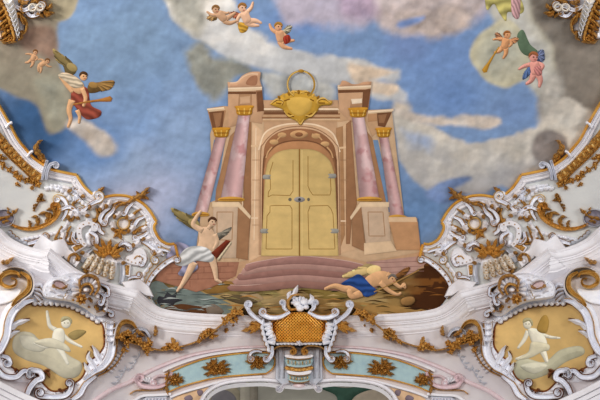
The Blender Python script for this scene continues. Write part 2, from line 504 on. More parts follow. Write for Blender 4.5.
# ------------------------------------------------------------------ the fresco
def sky_color(p):
    x, y = p[:, 0], p[:, 1]; n = len(p)
    c = np.broadcast_to(lin((132, 160, 200)), (n, 3)).copy()
    def glow(cx, cy, rx, ry, col, a=1.0, rot=0.0):
        nonlocal c
        cc, ss = math.cos(rot), math.sin(rot); dx, dy = x - cx, y - cy
        r = np.sqrt(((dx * cc + dy * ss) / rx) ** 2 + ((-dx * ss + dy * cc) / ry) ** 2) + (fbm(p, 34, 9) - .5) * .5
        k = (sstep(1.1, 0.1, r) * a)[:, None]; c = c * (1 - k) + lin(col) * k
    glow(120, 40, 110, 80, (132, 158, 188)); glow(40, 130, 75, 48, (72, 106, 150)); glow(30, 115, 50, 40, (66, 100, 142))
    glow(150, 195, 75, 60, (186, 194, 222)); glow(130, 160, 40, 30, (160, 180, 210)); glow(100, 150, 40, 30, (112, 146, 194))
    glow(185, 130, 40, 60, (150, 174, 208)); glow(440, 60, 75, 60, (124, 154, 202)); glow(405, 45, 30, 25, (128, 152, 198))
    glow(455, 95, 45, 30, (120, 152, 202)); glow(430, 200, 50, 40, (116, 148, 190)); glow(415, 215, 30, 30, (116, 150, 194))
    glow(515, 110, 45, 25, (128, 156, 200)); glow(300, 20, 50, 22, (120, 150, 200)); glow(500, 205, 60, 22, (122, 140, 176))
    glow(245, 75, 18, 10, (120, 156, 204)); glow(215, 70, 14, 14, (128, 164, 210)); glow(235, 118, 30, 20, (128, 160, 206))
    def cloud(poly, col, soft=5, rough=10, seed=0, rim=None, low=None, a=1.0, L=(-.3, -.95)):
        nonlocal c
        o = cr(poly, 4, True); m = (x > o[:, 0].min() - 40) & (x < o[:, 0].max() + 40) & (y > o[:, 1].min() - 40) & (y < o[:, 1].max() + 40)
        if not m.any(): return
        q = p[m]; dd = sdf(q, o) + (fbm(q, 22, seed) - .5) * rough * 2
        k = (sstep(-soft, soft, dd) * a)[:, None]
        base = np.broadcast_to(lin(col), (len(q), 3)).copy()
        g = fbm(q, 30, seed + 3)[:, None]; g2 = fbm(q, 11, seed + 8)[:, None] - .5; pf = fbm(q + np.array([3.0, 5.0]), 17, seed + 12)[:, None] - fbm(q, 17, seed + 12)[:, None]; base = base * (0.74 + 0.52 * g + .22 * g2 + 1.1 * pf) * (1 + g2 * np.array([[.10, 0, -.12]]))
        if rim is not None:
            e = np.exp(-np.maximum(dd, 0) / 9)[:, None]; base = base * (1 - e * .8) + lin(rim) * e * .8
        if low is not None:
            yy = (q[:, 1] - o[:, 1].min()) / max(np.ptp(o[:, 1]), 1); e = sstep(.25, .95, yy + (fbm(q, 26, seed + 6) - .5) * .7)[:, None]
            base = base * (1 - e) + lin(low) * e
        c[m] = c[m] * (1 - k) + base * k
    # upper left cloud bank, its colours darkened to paint in the dim corner
    cloud([(-150, -120), (60, -120), (78, -20), (74, 8), (58, 22), (56, 45), (60, 70), (75, 88), (70, 108), (66, 125), (54, 134), (46, 130), (40, 112), (30, 102), (0, 90), (-60, 70), (-150, 20)],
          (150, 132, 114), soft=3, rough=3, seed=1, rim=(176, 158, 130), low=(150, 142, 124))
    cloud([(52, -10), (78, -15), (74, 10), (64, 20), (50, 16)], (156, 146, 122), soft=2, rough=2, seed=2, rim=(196, 182, 150))
    cloud([(20, 30), (52, 28), (54, 58), (40, 52), (24, 48)], (146, 120, 104), soft=5, rough=5, seed=3)
    cloud([(36, 78), (64, 80), (66, 120), (54, 130), (44, 116), (38, 98)], (146, 146, 132), soft=5, rough=4, seed=4, rim=(178, 170, 146))
    cloud([(66, 124), (84, 120), (100, 128), (116, 146), (112, 155), (98, 152), (82, 138)], (196, 184, 172), soft=4, rough=4, seed=5)
    # cloud band over the portal
    cloud([(160, -60), (215, -60), (236, 10), (262, 34), (292, 50), (330, 58), (366, 62), (398, 73), (392, 80), (372, 82), (398, 90), (404, 100), (380, 98), (345, 88), (300, 78), (262, 70), (226, 58), (200, 44), (184, 30), (168, 8)],
          (252, 244, 232), soft=3, rough=6, seed=6, low=(206, 206, 206))
    cloud([(160, -20), (190, -20), (206, 20), (200, 40), (186, 32), (170, 10)], (176, 172, 160), soft=6, rough=6, seed=7)
    cloud([(182, 52), (200, 44), (216, 58), (250, 66), (288, 80), (318, 88), (300, 92), (262, 82), (238, 76), (226, 92), (214, 104), (202, 92), (192, 76)], (150, 150, 140), soft=5, rough=7, seed=8)
    cloud([(262, 70), (300, 76), (330, 86), (330, 108), (296, 106), (268, 92)], (186, 186, 182), soft=6, rough=6, seed=9)
    cloud([(352, 66), (398, 72), (370, 80), (398, 86), (390, 94), (360, 86)], (222, 200, 176), soft=3, rough=5, seed=10)
    cloud([(395, 100), (410, 108), (404, 130), (392, 120)], (214, 200, 182), soft=4, rough=4, seed=11)
    # rosy clouds along the top
    cloud([(262, -120), (500, -120), (488, 8), (470, 20), (440, 26), (420, 34), (396, 30), (372, 22), (340, 26), (310, 18), (282, 14)], (194, 186, 204), soft=7, rough=10, seed=12, low=(196, 186, 200))
    cloud([(376, -10), (430, -10), (480, -6), (476, 12), (440, 24), (410, 34), (384, 30), (372, 14)], (206, 190, 186), soft=6, rough=8, seed=13)
    cloud([(340, -8), (372, -6), (372, 16), (345, 14)], (190, 168, 188), soft=8, rough=6, seed=14)
    cloud([(398, 12), (440, 8), (472, 12), (468, 26), (436, 38), (404, 26)], (200, 182, 172), soft=6, rough=8, seed=15)
    cloud([(398, 22), (424, 16), (420, 22), (400, 28)], (128, 152, 200), soft=3, rough=3, seed=16)
    # right: round cloud with the trumpeters, grey bank at the edge with dim corner light in its colour
    cloud([(520, -60), (700, -120), (760, 40), (700, 120), (620, 140), (575, 150), (548, 130), (540, 100), (544, 62), (534, 30), (524, 10)], (128, 120, 110), soft=5, rough=5, seed=17, low=(146, 136, 124))
    cloud([(484, -30), (522, -30), (534, 20), (552, 50), (552, 80), (540, 96), (528, 84), (512, 60), (506, 30), (490, 12)], (196, 194, 188), soft=5, rough=4, seed=18, rim=(202, 194, 170))
    cloud([(476, 38), (488, 26), (504, 20), (520, 30), (530, 50), (528, 74), (512, 86), (494, 86), (480, 76), (471, 58)], (190, 188, 170), soft=2.5, rough=3, seed=19, rim=(216, 204, 166))
    cloud([(540, 96), (556, 70), (566, 110), (560, 150), (542, 144)], (186, 180, 170), soft=6, rough=6, seed=20)
    # large cloud right of the portal
    cloud([(390, 112), (404, 116), (426, 122), (452, 136), (480, 142), (510, 136), (534, 128), (548, 108), (570, 100), (600, 120), (620, 140), (596, 158), (560, 168), (540, 182), (500, 190), (470, 194), (448, 196), (424, 188), (408, 178), (398, 160)],
          (220, 212, 198), soft=3, rough=8, seed=21, rim=(222, 212, 198), low=(178, 176, 176))
    cloud([(392, 108), (412, 112), (448, 118), (470, 114), (500, 120), (490, 130), (460, 126), (420, 124)], (214, 200, 186), soft=3, rough=5, seed=22)
    cloud([(534, 138), (548, 130), (566, 138), (566, 158), (548, 168), (534, 158)], (154, 144, 138), soft=3, rough=2, seed=23)
    cloud([(400, 128), (430, 136), (428, 150), (404, 142)], (150, 170, 204), soft=6, rough=8, seed=24, a=.7)
    cloud([(424, 192), (450, 180), (470, 178), (452, 190), (470, 200), (440, 202)], (122, 144, 186), soft=3, rough=4, seed=25)
    # fine brush streaks
    s = fbm(np.column_stack([x * .5 + y * .25, y * 1.4 - x * .5]), 6, 30, 3)[:, None]
    s2 = fbm(np.column_stack([x * .4 + y * .3, y - x * .6]), 9, 33, 3)[:, None]
    c = c * (0.86 + 0.16 * s + .16 * s2 + .55 * (fbm(p + np.array([2.0, 3.0]), 13, 37, 4) - fbm(p, 13, 37, 4))[:, None]) * np.array([[.85, .855, .86]]) * (.96 + .08 * fbm(p, 5.5, 61, 2))[:, None]
    return c

p, F = grid(-168, 766, -186, 330, 1.7, lambda c: inside(c, FRESCO))
T = thing('ceiling_fresco', 299, 180, 'vast painted vault fresco of blue sky, drifting clouds and a columned portal', 'fresco')
mb = MB(); mb.add(p, 0.03, F, sky_color(p)); SKY = mb.build('painted_sky', M['paint'], T, 'blue sky with cream and grey clouds')

LAYER = [0.04]
def ly(): LAYER[0] += 0.0004; return LAYER[0]
def vary_line(mb, pts, w, col, smooth=False):
    p = cr(pts, 1.5) if smooth else lin_path(pts, 2)
    n = normals(p); w = np.interp(np.linspace(0, 1, len(p)), np.linspace(0, 1, len(w)), w) if np.ndim(w) else np.full(len(p), w)
    V = np.vstack([p + n * w[:, None] / 2, p - n * w[:, None] / 2]); N = len(p)
    mb.add(V, ly(), [(i, i + 1, N + i + 1, N + i) for i in range(N - 1)], lin(col))

# ---- ground at the foot of the portal
G_OUT = np.vstack([edge_low[1:], [(420, 322), (433, 313), (443, 303), (449, 292), (448, 280), (440, 270), (428, 261), (420, 256), (400, 268), (375, 278), (360, 282), (300, 284), (236, 282), (220, 276), (196, 258)]])
def ground_col(p):
    x, y = p[:, 0], p[:, 1]; n = len(p)
    c = np.broadcast_to(lin((158, 126, 74)), (n, 3)).copy()
    st = np.column_stack([x * .35, y * 1.5 + x * .05])
    k = sstep(.4, .6, fbm(st, 9, 40))[:, None]; c = c * (1 - k) + lin((108, 84, 48)) * k
    k = sstep(.52, .66, fbm(st, 13, 44))[:, None]; c = c * (1 - k) + lin((174, 146, 96)) * k
    k = (sstep(.5, .62, fbm(st, 12, 47)) * sstep(290, 240, np.abs(x - 250) * 2 + y * .6))[:, None]; c = c * (1 - k * .5) + lin((112, 112, 70)) * k * .5
    r = (sstep(395, 425, x + (fbm(p, 20, 50) - .5) * 30))[:, None]
    b = np.where((fbm(st, 10, 52) > .5)[:, None], lin((122, 76, 34)), lin((74, 42, 20)))
    c = c * (1 - r) + b * r
    e = (sstep(308, 320, y))[:, None] * .5; c = c * (1 - e) + lin((84, 56, 28)) * e
    return c
gr = MB(); gr.patch(cr(G_OUT, 4, True), ly(), (0, 0, 0), res=1.6, fn=ground_col)
GROUND = gr.build('painted_ground', M['paint'], T, 'ochre and brown rocky ground')
mb = MB()
mb.patch(cr([(150, 284), (160, 281), (170, 288), (182, 284), (192, 287), (204, 293), (222, 300), (232, 306), (226, 316), (205, 316), (180, 312), (160, 308), (151, 296)], 3, True), ly(), (0, 0, 0), res=1.3,
         fn=lambda p: lin((118, 130, 124)) * (0.5 + 1.0 * fbm(np.column_stack([p[:, 0] * .6, p[:, 1] * 1.3]), 8, 60))[:, None])
mb.build('painted_water', M['paint'], T, 'grey green water running between rocks')
mb = MB()
for pl, col in (([(157, 301), (159, 296), (164, 297), (167, 292), (172, 295), (177, 292), (176, 298), (183, 300), (175, 303), (172, 307), (165, 304), (160, 306)], (58, 57, 62)), ([(164, 309), (180, 304), (198, 306), (214, 305), (222, 314), (206, 317), (180, 316)], (92, 58, 34)),
                ([(206, 308), (214, 304), (224, 312), (210, 315)], (122, 108, 94)), ([(202, 286), (212, 281), (226, 280), (246, 281), (250, 287), (232, 291), (212, 294), (203, 291)], (150, 112, 58)),
                ([(242, 281), (262, 282), (266, 288), (254, 292), (240, 287)], (178, 156, 120)), ([(240, 294), (256, 293), (264, 300), (252, 302)], (168, 144, 108)), ([(220, 296), (240, 295), (258, 302), (240, 304)], (96, 82, 58)),
                ([(262, 300), (292, 296), (318, 300), (300, 306), (268, 306)], (156, 134, 92)), ([(318, 306), (350, 302), (400, 306), (430, 312), (390, 318), (330, 316)], (164, 128, 74)), ([(300, 288), (330, 290), (352, 298), (320, 298)], (140, 118, 62))):
    mb.patch(cr(pl, 2, True), ly(), col, .35, 2.5, edge=.25, res=1.6, vary=.35)

r_ = random.Random(21)
for k in range(150):
    x, y = r_.uniform(152, 440), r_.uniform(283, 316); L_ = r_.uniform(6, 22)
    if not inside(np.array([[x, y], [x + L_, y]]), G_OUT).all(): continue
    dark = r_.random() < .5; water = x < 215 and y > 284
    col = ((84, 92, 90), (176, 184, 178))[not dark] if water else (((74, 50, 26), (66, 58, 30))[k % 2] if dark else ((196, 166, 112), (178, 128, 66), (160, 146, 90))[k % 3])
    if x > 398: col = (58, 34, 18) if dark else (140, 88, 40)
    vary_line(mb, [(x, y), (x + L_ * .5, y + r_.uniform(-1.6, .8)), (x + L_, y + r_.uniform(-1, 1.6))], [.1, r_.uniform(.6, 1.7), .1], col, True)
mb.build('painted_rock', M['paint'], T, 'dark and tan painted boulders')

# ---- the painted portal
STONE = (190, 160, 130); STONE_D = (158, 114, 78); STONE_L = (226, 196, 160); SHAD = (128, 88, 58)
PT = MB()
def st(pl, col, shade=0, w=4, edge=.12, vary=.2, res=2.0, tgt=None, **k): (tgt or PT).patch(arr(pl), ly(), col, shade, w, edge=edge, vary=vary, res=res, **k)
def ln(pts, w, col, tgt=None, sm=False): vary_line(tgt or PT, pts, w, col, sm)
# brick plinths
st([(196, 250), (240, 240), (262, 100), (338, 100), (356, 240), (424, 250), (424, 268), (372, 280), (236, 282), (200, 278)], (196, 156, 120))
st([(176, 258), (196, 256), (216, 252), (240, 258), (236, 276), (210, 288), (196, 292), (155, 280), (160, 270)], (166, 116, 92), vary=.35)
st([(366, 262), (420, 256), (428, 262), (414, 272), (398, 279), (372, 276)], (190, 150, 136), vary=.25)
for y in (262, 268, 274, 280): ln([(166, y), (234, y - 2)], .5, (128, 82, 66))
for i, (x, y) in enumerate([(180, 262), (196, 262), (212, 261), (228, 260), (172, 268), (188, 268), (204, 267), (220, 267), (182, 274), (198, 274), (214, 273), (190, 281)]): ln([(x, y), (x, y + 6)], .5, (128, 82, 66))
for y in (263, 268, 273): ln([(370, y), (424, y - 2)], .5, (150, 110, 100))
# steps
for k, (dx, dy, col) in enumerate(((-18, 27, (150, 110, 98)), (-13, 20, (176, 136, 124)), (-9, 14, (154, 112, 102)), (-5, 8, (182, 142, 130)), (-2, 3, (164, 122, 112)))):
    o = [(248 + dx, 262 + dy * .85), (262 + dx * .6, 258 + dy), (299, 253 + dy * 1.0), (340 - dx * .6, 257 + dy), (362 - dx * .7, 262 + dy * .85), (362 - dx * .7, 268 + dy * .8), (340, 264 + dy), (299, 261 + dy), (262, 264 + dy), (248 + dx, 269 + dy * .8)]
    st(cr(o, 3, True), col, .25, 3); ln([o[0], o[1], o[2], o[3], o[4]], .7, (206, 172, 160), sm=True)
# walls behind the columns
st([(210, 134), (218, 110), (264, 108), (264, 255), (240, 262), (214, 262), (196, 250), (202, 205), (213, 190)], (204, 170, 134))
st([(337, 108), (392, 112), (404, 215), (418, 222), (421, 252), (366, 262), (337, 255)], (206, 172, 136))
st([(214, 140), (226, 136), (216, 200), (203, 205)], (120, 144, 174), edge=0)
st([(373, 140), (378, 140), (393, 212), (386, 212)], (116, 142, 174), edge=0)
st([(240, 112), (252, 116), (250, 236), (238, 262), (236, 204), (242, 200)], (186, 146, 108)); st([(252, 122), (262, 130), (262, 255), (249, 262)], (222, 184, 146))
st([(340, 128), (352, 116), (358, 204), (356, 250), (340, 254)], (214, 176, 138)); st([(336, 128), (343, 126), (345, 235), (338, 255)], (176, 132, 92))
for x in (244, 256): ln([(x, 128), (x - 2, 240)], .8, (240, 214, 180))
ln([(348, 124), (350, 236)], .8, (240, 214, 180)); ln([(250, 218), (262, 218)], 1.4, (236, 206, 172)); ln([(338, 221), (352, 221)], 1.4, (236, 206, 172))
# entablature
st([(207, 108.5), (223, 106), (264, 108), (285, 108), (340, 107), (368, 110), (393.6, 109), (384, 128), (372, 137), (364, 118), (340, 122), (262, 122), (250, 118), (238, 112), (226, 135), (214, 134)], (196, 156, 118), vary=.25)
st([(207, 108.5), (223, 106), (226, 111), (222, 130), (213, 132)], (176, 130, 92)); st([(207, 108.5), (224, 106.5), (225, 110), (209, 112)], (222, 190, 152))
st([(368, 111), (393.6, 109), (388, 120), (368, 122)], (186, 140, 100)); st([(368, 110.5), (394, 108.6), (392, 112), (368, 114)], (224, 192, 154))
for y, c2 in ((109.5, (226, 196, 158)), (114, (150, 106, 72)), (119, (222, 190, 152))): ln([(262, y), (340, y)], 1.4, c2)
# attic blocks with broken curved gables
def block(pl, dark, lightface, inset):
    st(pl, (198, 156, 120), .2, 5); st(dark, (150, 106, 76)); st(lightface, (228, 198, 162)); st(inset, (176, 134, 98)); 
block([(228, 88), (262, 87), (264, 111), (262, 124), (250, 122), (228, 128)], [(256, 89), (262, 88), (264, 111), (257, 112)], [(228, 87), (262, 86.5), (262, 90), (228, 92)], [(239, 94), (252, 93), (252, 106), (238, 106)])
block([(337.6, 86), (371, 88), (368, 112), (364, 124), (350, 122), (339, 111)], [(364, 90), (371, 88), (368, 112), (362, 112)], [(337.6, 85), (371.5, 84), (370.6, 88.5), (338, 89.5)], [(351, 99), (362, 98.5), (364, 107), (350, 108)])
st([(351, 99), (362, 98.5), (362, 103), (352, 104)], (236, 214, 186)); st([(240, 97), (250, 96), (250, 103), (240, 104)], (206, 166, 130))
g1 = MB(); st(np.vstack([cr([(227.5, 82), (236, 82), (242, 76), (249, 72.5), (256, 71.6), (260.5, 72.5), (260, 80), (262, 87)], 1.2), [(228, 88)]]), (204, 158, 124), .3, 3, tgt=g1); ln([(230, 83), (237, 82), (243, 77), (250, 74), (258, 74)], 1.3, (228, 192, 158), g1, True)
st(cr([(246, 84), (250, 77), (257, 76), (256, 85)], 1.2, True), (168, 118, 88), tgt=g1)
g2 = MB(); st(np.vstack([cr([(342, 80.5), (346, 81), (352, 84), (358, 84), (364, 82), (371.5, 81.5)], 1.2), [(371, 86), (339, 87)]]), (196, 150, 116), .3, 2, tgt=g2)
# arch surround and niche
st(np.vstack([[(258, 255)], [(258, 160)], cr([(258.5, 150), (265, 133), (280, 125.5), (299, 123.5), (318, 125.5), (333, 134), (340, 152)], 2), [(341, 255)]]), (214, 174, 136))
st(np.vstack([[(262, 256)], cr([(263, 160), (266, 143), (279, 132), (299, 128.5), (319, 132), (333, 144), (337, 160)], 2), [(338, 256)]]), (146, 100, 68), .3, 8)
st(np.vstack([[(262.5, 256)], cr([(264, 170), (268, 155), (280, 144), (299, 141), (318, 144), (331, 156), (335.5, 170)], 2), [(338, 256)]]), (176, 126, 86), .3, 8)
for q in ((282, 135), (299, 134), (316, 136), (274, 142), (325, 144)): st(cr(ell(q[0], q[1], 4.5, 2.6, 0, 10), 1, True), (206, 162, 112), .3, 2)
ln([(258.5, 150), (265, 133), (280, 125.5), (299, 123.5), (318, 125.5), (333, 134), (340, 152)], 1.6, (238, 210, 176), sm=True)
ln([(250, 146), (258, 146)], 2, (226, 190, 150)); ln([(339, 148), (350, 147)], 2, (226, 190, 150))
DK = (118, 78, 52); MD = (156, 112, 78); LT = (240, 214, 182)
st([(245, 122), (251, 122), (251, 216), (249, 240), (246, 246), (243, 214)], MD); st([(351, 120), (357, 204), (352, 218), (350, 244), (346, 244), (346, 124)], MD)
st([(230, 136), (236, 130), (222, 198), (215, 204), (216, 190)], (168, 124, 88)); st([(366, 130), (372, 138), (387, 206), (380, 202)], (168, 124, 88))
st([(209, 112), (224, 111), (222, 131), (214, 134)], DK); st([(213, 113), (222, 112.5), (220, 126), (216, 128)], MD)
st([(377, 113), (392, 112), (385, 127), (378, 126)], DK); st([(378, 115), (387, 114), (384, 123), (379, 123)], MD)
st([(228, 91.5), (256, 91.5), (256, 94), (228, 94)], DK); st([(338, 90), (370.5, 89.5), (370, 92), (338.5, 93)], DK)
st([(257, 92), (262, 91), (264, 111), (258, 111)], DK); st([(363, 92), (370, 91), (367, 111), (362, 110)], DK)
st([(264, 112), (338, 112), (338, 114), (264, 114)], DK); st([(262, 117), (340, 117), (340, 118.6), (262, 118.6)], MD)
ln([(228, 88.5), (262, 87.6)], 1.5, LT); ln([(337.6, 87.5), (371, 86)], 1.5, LT); ln([(207, 109.5), (224, 107.8)], 1.5, LT); ln([(368, 112), (393.5, 110)], 1.5, LT); ln([(264, 109), (338, 109)], 1.5, LT)
ln([(264, 111), (285, 111)], 1.0, DK); ln([(317, 111), (338, 111)], 1.0, DK)
ln([(262, 255), (263, 170), (267, 154), (280, 143.5), (299, 140.5), (318, 143.5), (332, 155), (336.5, 170), (338, 255)], 1.2, DK, sm=True)
ln([(260, 255), (260.5, 160), (264, 143), (279, 130), (299, 126.5), (319, 130), (335, 143), (339, 160), (340, 255)], .8, (150, 108, 76), sm=True)
st(cr(ell(299, 134.5, 9, 4.2, 0, 14), 1, True), (196, 150, 104), .5, 2); st(cr(ell(299, 134.5, 4, 2.2, 0, 10), 1, True), (142, 94, 62), .4, 2)
for q in ([(286, 134), (281, 136), (277, 140)], [(312, 134), (318, 136), (322, 140)], [(272, 147), (268, 152), (266, 158)], [(327, 147), (331, 152), (333, 158)]): ln(q, 1.4, (206, 160, 112), sm=True)
for y in (160, 180, 200, 225): ln([(252, y), (261, y)], .5, (176, 138, 104)); ln([(340, y), (349, y)], .5, (166, 124, 90))
PORTAL = PT.build('painted_portal', M['paint'], T, 'painted sandstone portal with broken gables and steps')
for g, l in ((g1, 'curved left gable piece'), (g2, 'cut right gable piece')): g.build('gable', M['paint'], PORTAL, l)
# door leaves
def door(pl, lab):
    m = MB(); st(pl, (0, 0, 0), tgt=m, edge=.3, res=1.5, vary=0,
       fn=lambda p: lin((206, 176, 114)) * (0.88 + .2 * fbm(np.column_stack([p[:, 0], p[:, 1] * 4]), 18, 70) + .12 * sstep(-30, 30, (p[:, 1] - 178) - (p[:, 0] - 299) * .7))[:, None]); return m
dl = door(np.vstack([[(299, 256)], [(261, 256)], [(264.5, 185)], cr([(265.5, 172), (268.5, 161), (276, 153), (287, 149.5), (299, 149)], 2)]), '')
for pl in ([(268, 197), (268.5, 192), (270.5, 189), (270, 172), (273, 162)], [(268, 197), (272, 195), (290, 195.5), (293, 191), (293, 160)], [(266, 249), (267, 216), (270, 212), (270, 206), (274, 205.5), (290, 205.5), (292, 209), (292, 249), (266, 249)]): ln(pl, .7, (150, 110, 50), dl)
dr = door(np.vstack([[(299, 149)], cr([(299, 149), (312, 149.5), (322, 153.5), (330, 161), (334, 172)], 2)[1:], [(335.5, 185)], [(338.5, 256)], [(299, 256)]]), '')
for pl in ([(308, 156), (308, 186), (310, 191), (313, 195), (330, 195), (331, 190), (330, 172)], [(309, 249), (308, 212), (310, 206), (328, 205.5), (331, 209), (333, 214), (335, 249), (309, 249)]): ln(pl, .7, (150, 110, 50), dr)
ln([(299.5, 149), (299.5, 256)], 1.2, (140, 100, 44), dr); ln([(302, 150), (302, 256)], .6, (236, 206, 140), dr)
dl.build('painted_door', M['paint'], PORTAL, 'left gold door leaf'); dr.build('painted_door', M['paint'], PORTAL, 'right gold door leaf')
lk = MB(); st(cr(ell(299.5, 199.5, 5.5, 2.8, 0, 12), 1, True), (156, 150, 146), .4, 2, tgt=lk); st(ell(299.5, 199.5, 1.4, 1.6, 0, 8), (60, 58, 60), tgt=lk); st(ell(290, 199.5, 1.8, 1.8, 0, 8), (120, 110, 90), tgt=lk); st(ell(308.5, 199.5, 1.5, 1.8, 0, 8), (120, 110, 90), tgt=lk)
lk.build('painted_lock', M['paint'], PORTAL, 'grey lock plate')
for x, y, s in ((267.5, 177, 1), (331.5, 176, -1), (265, 231, 1), (334, 231, -1)):
    h = MB(); st(cr([(x - 4 * s, y - 2), (x + 3.5 * s, y - 2), (x + 2 * s, y), (x + 3.5 * s, y + 2), (x - 4 * s, y + 2)], 1, True), (156, 152, 142), .3, 1.5, tgt=h); h.build('hinge', M['paint'], PORTAL)
# columns
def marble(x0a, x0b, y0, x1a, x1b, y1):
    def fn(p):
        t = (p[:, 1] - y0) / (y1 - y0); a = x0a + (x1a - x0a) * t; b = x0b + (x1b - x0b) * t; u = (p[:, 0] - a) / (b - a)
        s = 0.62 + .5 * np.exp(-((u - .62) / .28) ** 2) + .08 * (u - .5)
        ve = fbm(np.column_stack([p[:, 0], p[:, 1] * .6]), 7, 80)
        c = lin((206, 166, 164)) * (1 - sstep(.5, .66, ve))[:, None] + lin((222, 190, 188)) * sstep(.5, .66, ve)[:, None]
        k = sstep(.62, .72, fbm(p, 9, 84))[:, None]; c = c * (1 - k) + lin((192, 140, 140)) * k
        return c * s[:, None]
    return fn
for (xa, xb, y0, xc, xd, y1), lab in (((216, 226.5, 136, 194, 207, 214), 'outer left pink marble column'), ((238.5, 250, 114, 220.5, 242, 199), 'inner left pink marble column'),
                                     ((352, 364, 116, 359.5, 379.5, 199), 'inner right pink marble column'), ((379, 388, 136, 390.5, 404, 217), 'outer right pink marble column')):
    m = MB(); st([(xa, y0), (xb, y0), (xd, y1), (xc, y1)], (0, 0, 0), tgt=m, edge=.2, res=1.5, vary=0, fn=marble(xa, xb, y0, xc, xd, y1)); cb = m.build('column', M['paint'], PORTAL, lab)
    w = (xd - xc) / 2; cx = (xc + xd) / 2
    m = MB(); st(cr([(cx - w - 1, y1 - 1), (cx, y1 - 2.5), (cx + w + 1, y1 - 1), (cx + w + 2, y1 + 2), (cx, y1 + 2.6), (cx - w - 2, y1 + 2)], 1, True), (206, 152, 66), .4, 2, tgt=m); ln([(cx - w - 1, y1 + .6), (cx + w + 1, y1 + .6)], .7, (140, 88, 30), m); m.build('column_base', M['paint'], PORTAL)
    w = (xb - xa) / 2; cx = (xa + xb) / 2
    m = MB(); st(cr([(cx - w - 3, y0 - 8), (cx + w + 3, y0 - 8.5), (cx + w + 2.5, y0 - 5), (cx + w + .5, y0 + 1), (cx - w - .5, y0 + 1), (cx - w - 2.5, y0 - 5)], 1, True), (190, 134, 44), .5, 2.5, tgt=m)
    for q in (-1, 0, 1): ln([(cx + q * w * .8, y0), (cx + q * w * 1.1, y0 - 6)], 1.0, (228, 184, 90), m)
    ln([(cx - w - 2, y0 - 3), (cx + w + 2, y0 - 3)], .8, (116, 72, 22), m); m.build('capital', M['paint'], PORTAL)
# pedestals
def pedestal(front, side, cap, panel, lab):
    m = MB(); st(side, (160, 118, 84), tgt=m); st(front, (204, 176, 148), .12, 6, tgt=m); st(cap, (236, 206, 168), tgt=m)
    ln(panel + [panel[0]], .8, (166, 124, 88), m); m.build('pedestal', M['paint'], PORTAL, lab)
pedestal([(213, 204), (238, 204), (236, 258), (214, 258)], [(238, 204), (250, 219), (248, 260), (236, 258)], [(212, 202), (239, 202), (251, 216), (250, 219), (238, 207), (212, 207)], [(217, 212), (233, 212), (232, 240), (217, 240)], 'left column pedestal')
pedestal([(361, 204), (388, 204), (391, 242), (366, 246)], [(361, 204), (352, 218), (352, 246), (366, 252)], [(360, 202), (389, 202), (389, 207), (361, 207), (351, 220), (350, 217)], [(368, 212), (383, 212), (385, 236), (369, 236)], 'right column pedestal')
m = MB(); st([(364, 243), (391, 241), (397, 251), (364, 255)], (228, 196, 158), tgt=m); st([(388, 218), (417, 218), (421, 250), (396, 250)], (196, 148, 106), tgt=m); st([(388, 217), (416, 217), (417, 222), (389, 222)], (232, 196, 156), tgt=m); m.build('pedestal', M['paint'], PORTAL, 'outer right column pedestal')
# shield on the portal and the gold wreath above it
m = MB(); st(cr([(270, 104), (276, 101), (281, 95), (287, 93), (299, 90), (311, 93), (317, 97), (324, 100), (332, 101), (331, 105), (321, 106), (317, 112), (311, 117), (304, 121), (300, 125), (296, 121), (288, 117), (283, 110), (276, 107)], 1.5, True), (196, 150, 56), .45, 4, tgt=m, edge=.3, vary=.5, res=1.2)
st(cr([(287, 100), (299, 97), (311, 100), (310, 110), (300, 116), (290, 111)], 1.5, True), (216, 174, 84), .3, 3, tgt=m)
for q in ((284, 101, 290, 99), (314, 101, 310, 99), (288, 113, 294, 117), (312, 113, 306, 117), (276, 103, 283, 104), (318, 103, 325, 103)): ln([q[:2], q[2:]], 1.1, (120, 78, 18), m)

for q, w_ in (([(270, 104), (277, 99), (283, 101), (281, 105)], 1.8), ([(331, 103), (323, 98), (317, 101), (319, 105)], 1.8), ([(288, 95), (293, 91), (299, 93)], 1.6), ([(311, 95), (306, 91), (300, 93)], 1.6), ([(284, 111), (288, 116), (294, 115)], 1.6), ([(316, 111), (311, 116), (305, 115)], 1.6), ([(296, 119), (300, 124), (304, 119)], 1.8)):
    vary_line(m, q, [.4, w_, .5], (226, 184, 98), True); vary_line(m, [(x + .6, y + 1.1) for x, y in q], [.2, .9, .2], (112, 74, 20), True)
for i in range(9): st(ell(279 + i * 4.9, 97.5 - 5.5 * math.sin(PI * i / 8), 1.3, 2.3, (i - 4) * .15, 8), (214, 168, 78) if i % 2 else (150, 104, 32), .4, 1, tgt=m)
m.build('painted_shield', M['paint'], PORTAL, 'blank gold scrolled shield')
m = MB(); ln([(301 + 13.5 * math.sin(a), 84.5 - 13.5 * math.cos(a)) for a in np.linspace(-2.6, 2.6, 30)], 1.9, (168, 128, 50), m); ln([(300.6 + 13.2 * math.sin(a), 84.2 - 13.2 * math.cos(a)) for a in np.linspace(-2.6, .6, 24)], .7, (226, 190, 110), m)
st(ell(301, 71, 3.2, 1.8, 0, 10), (176, 132, 52), .4, 1.5, tgt=m); m.build('painted_wreath', M['paint'], PORTAL, 'thin gold wreath ring')

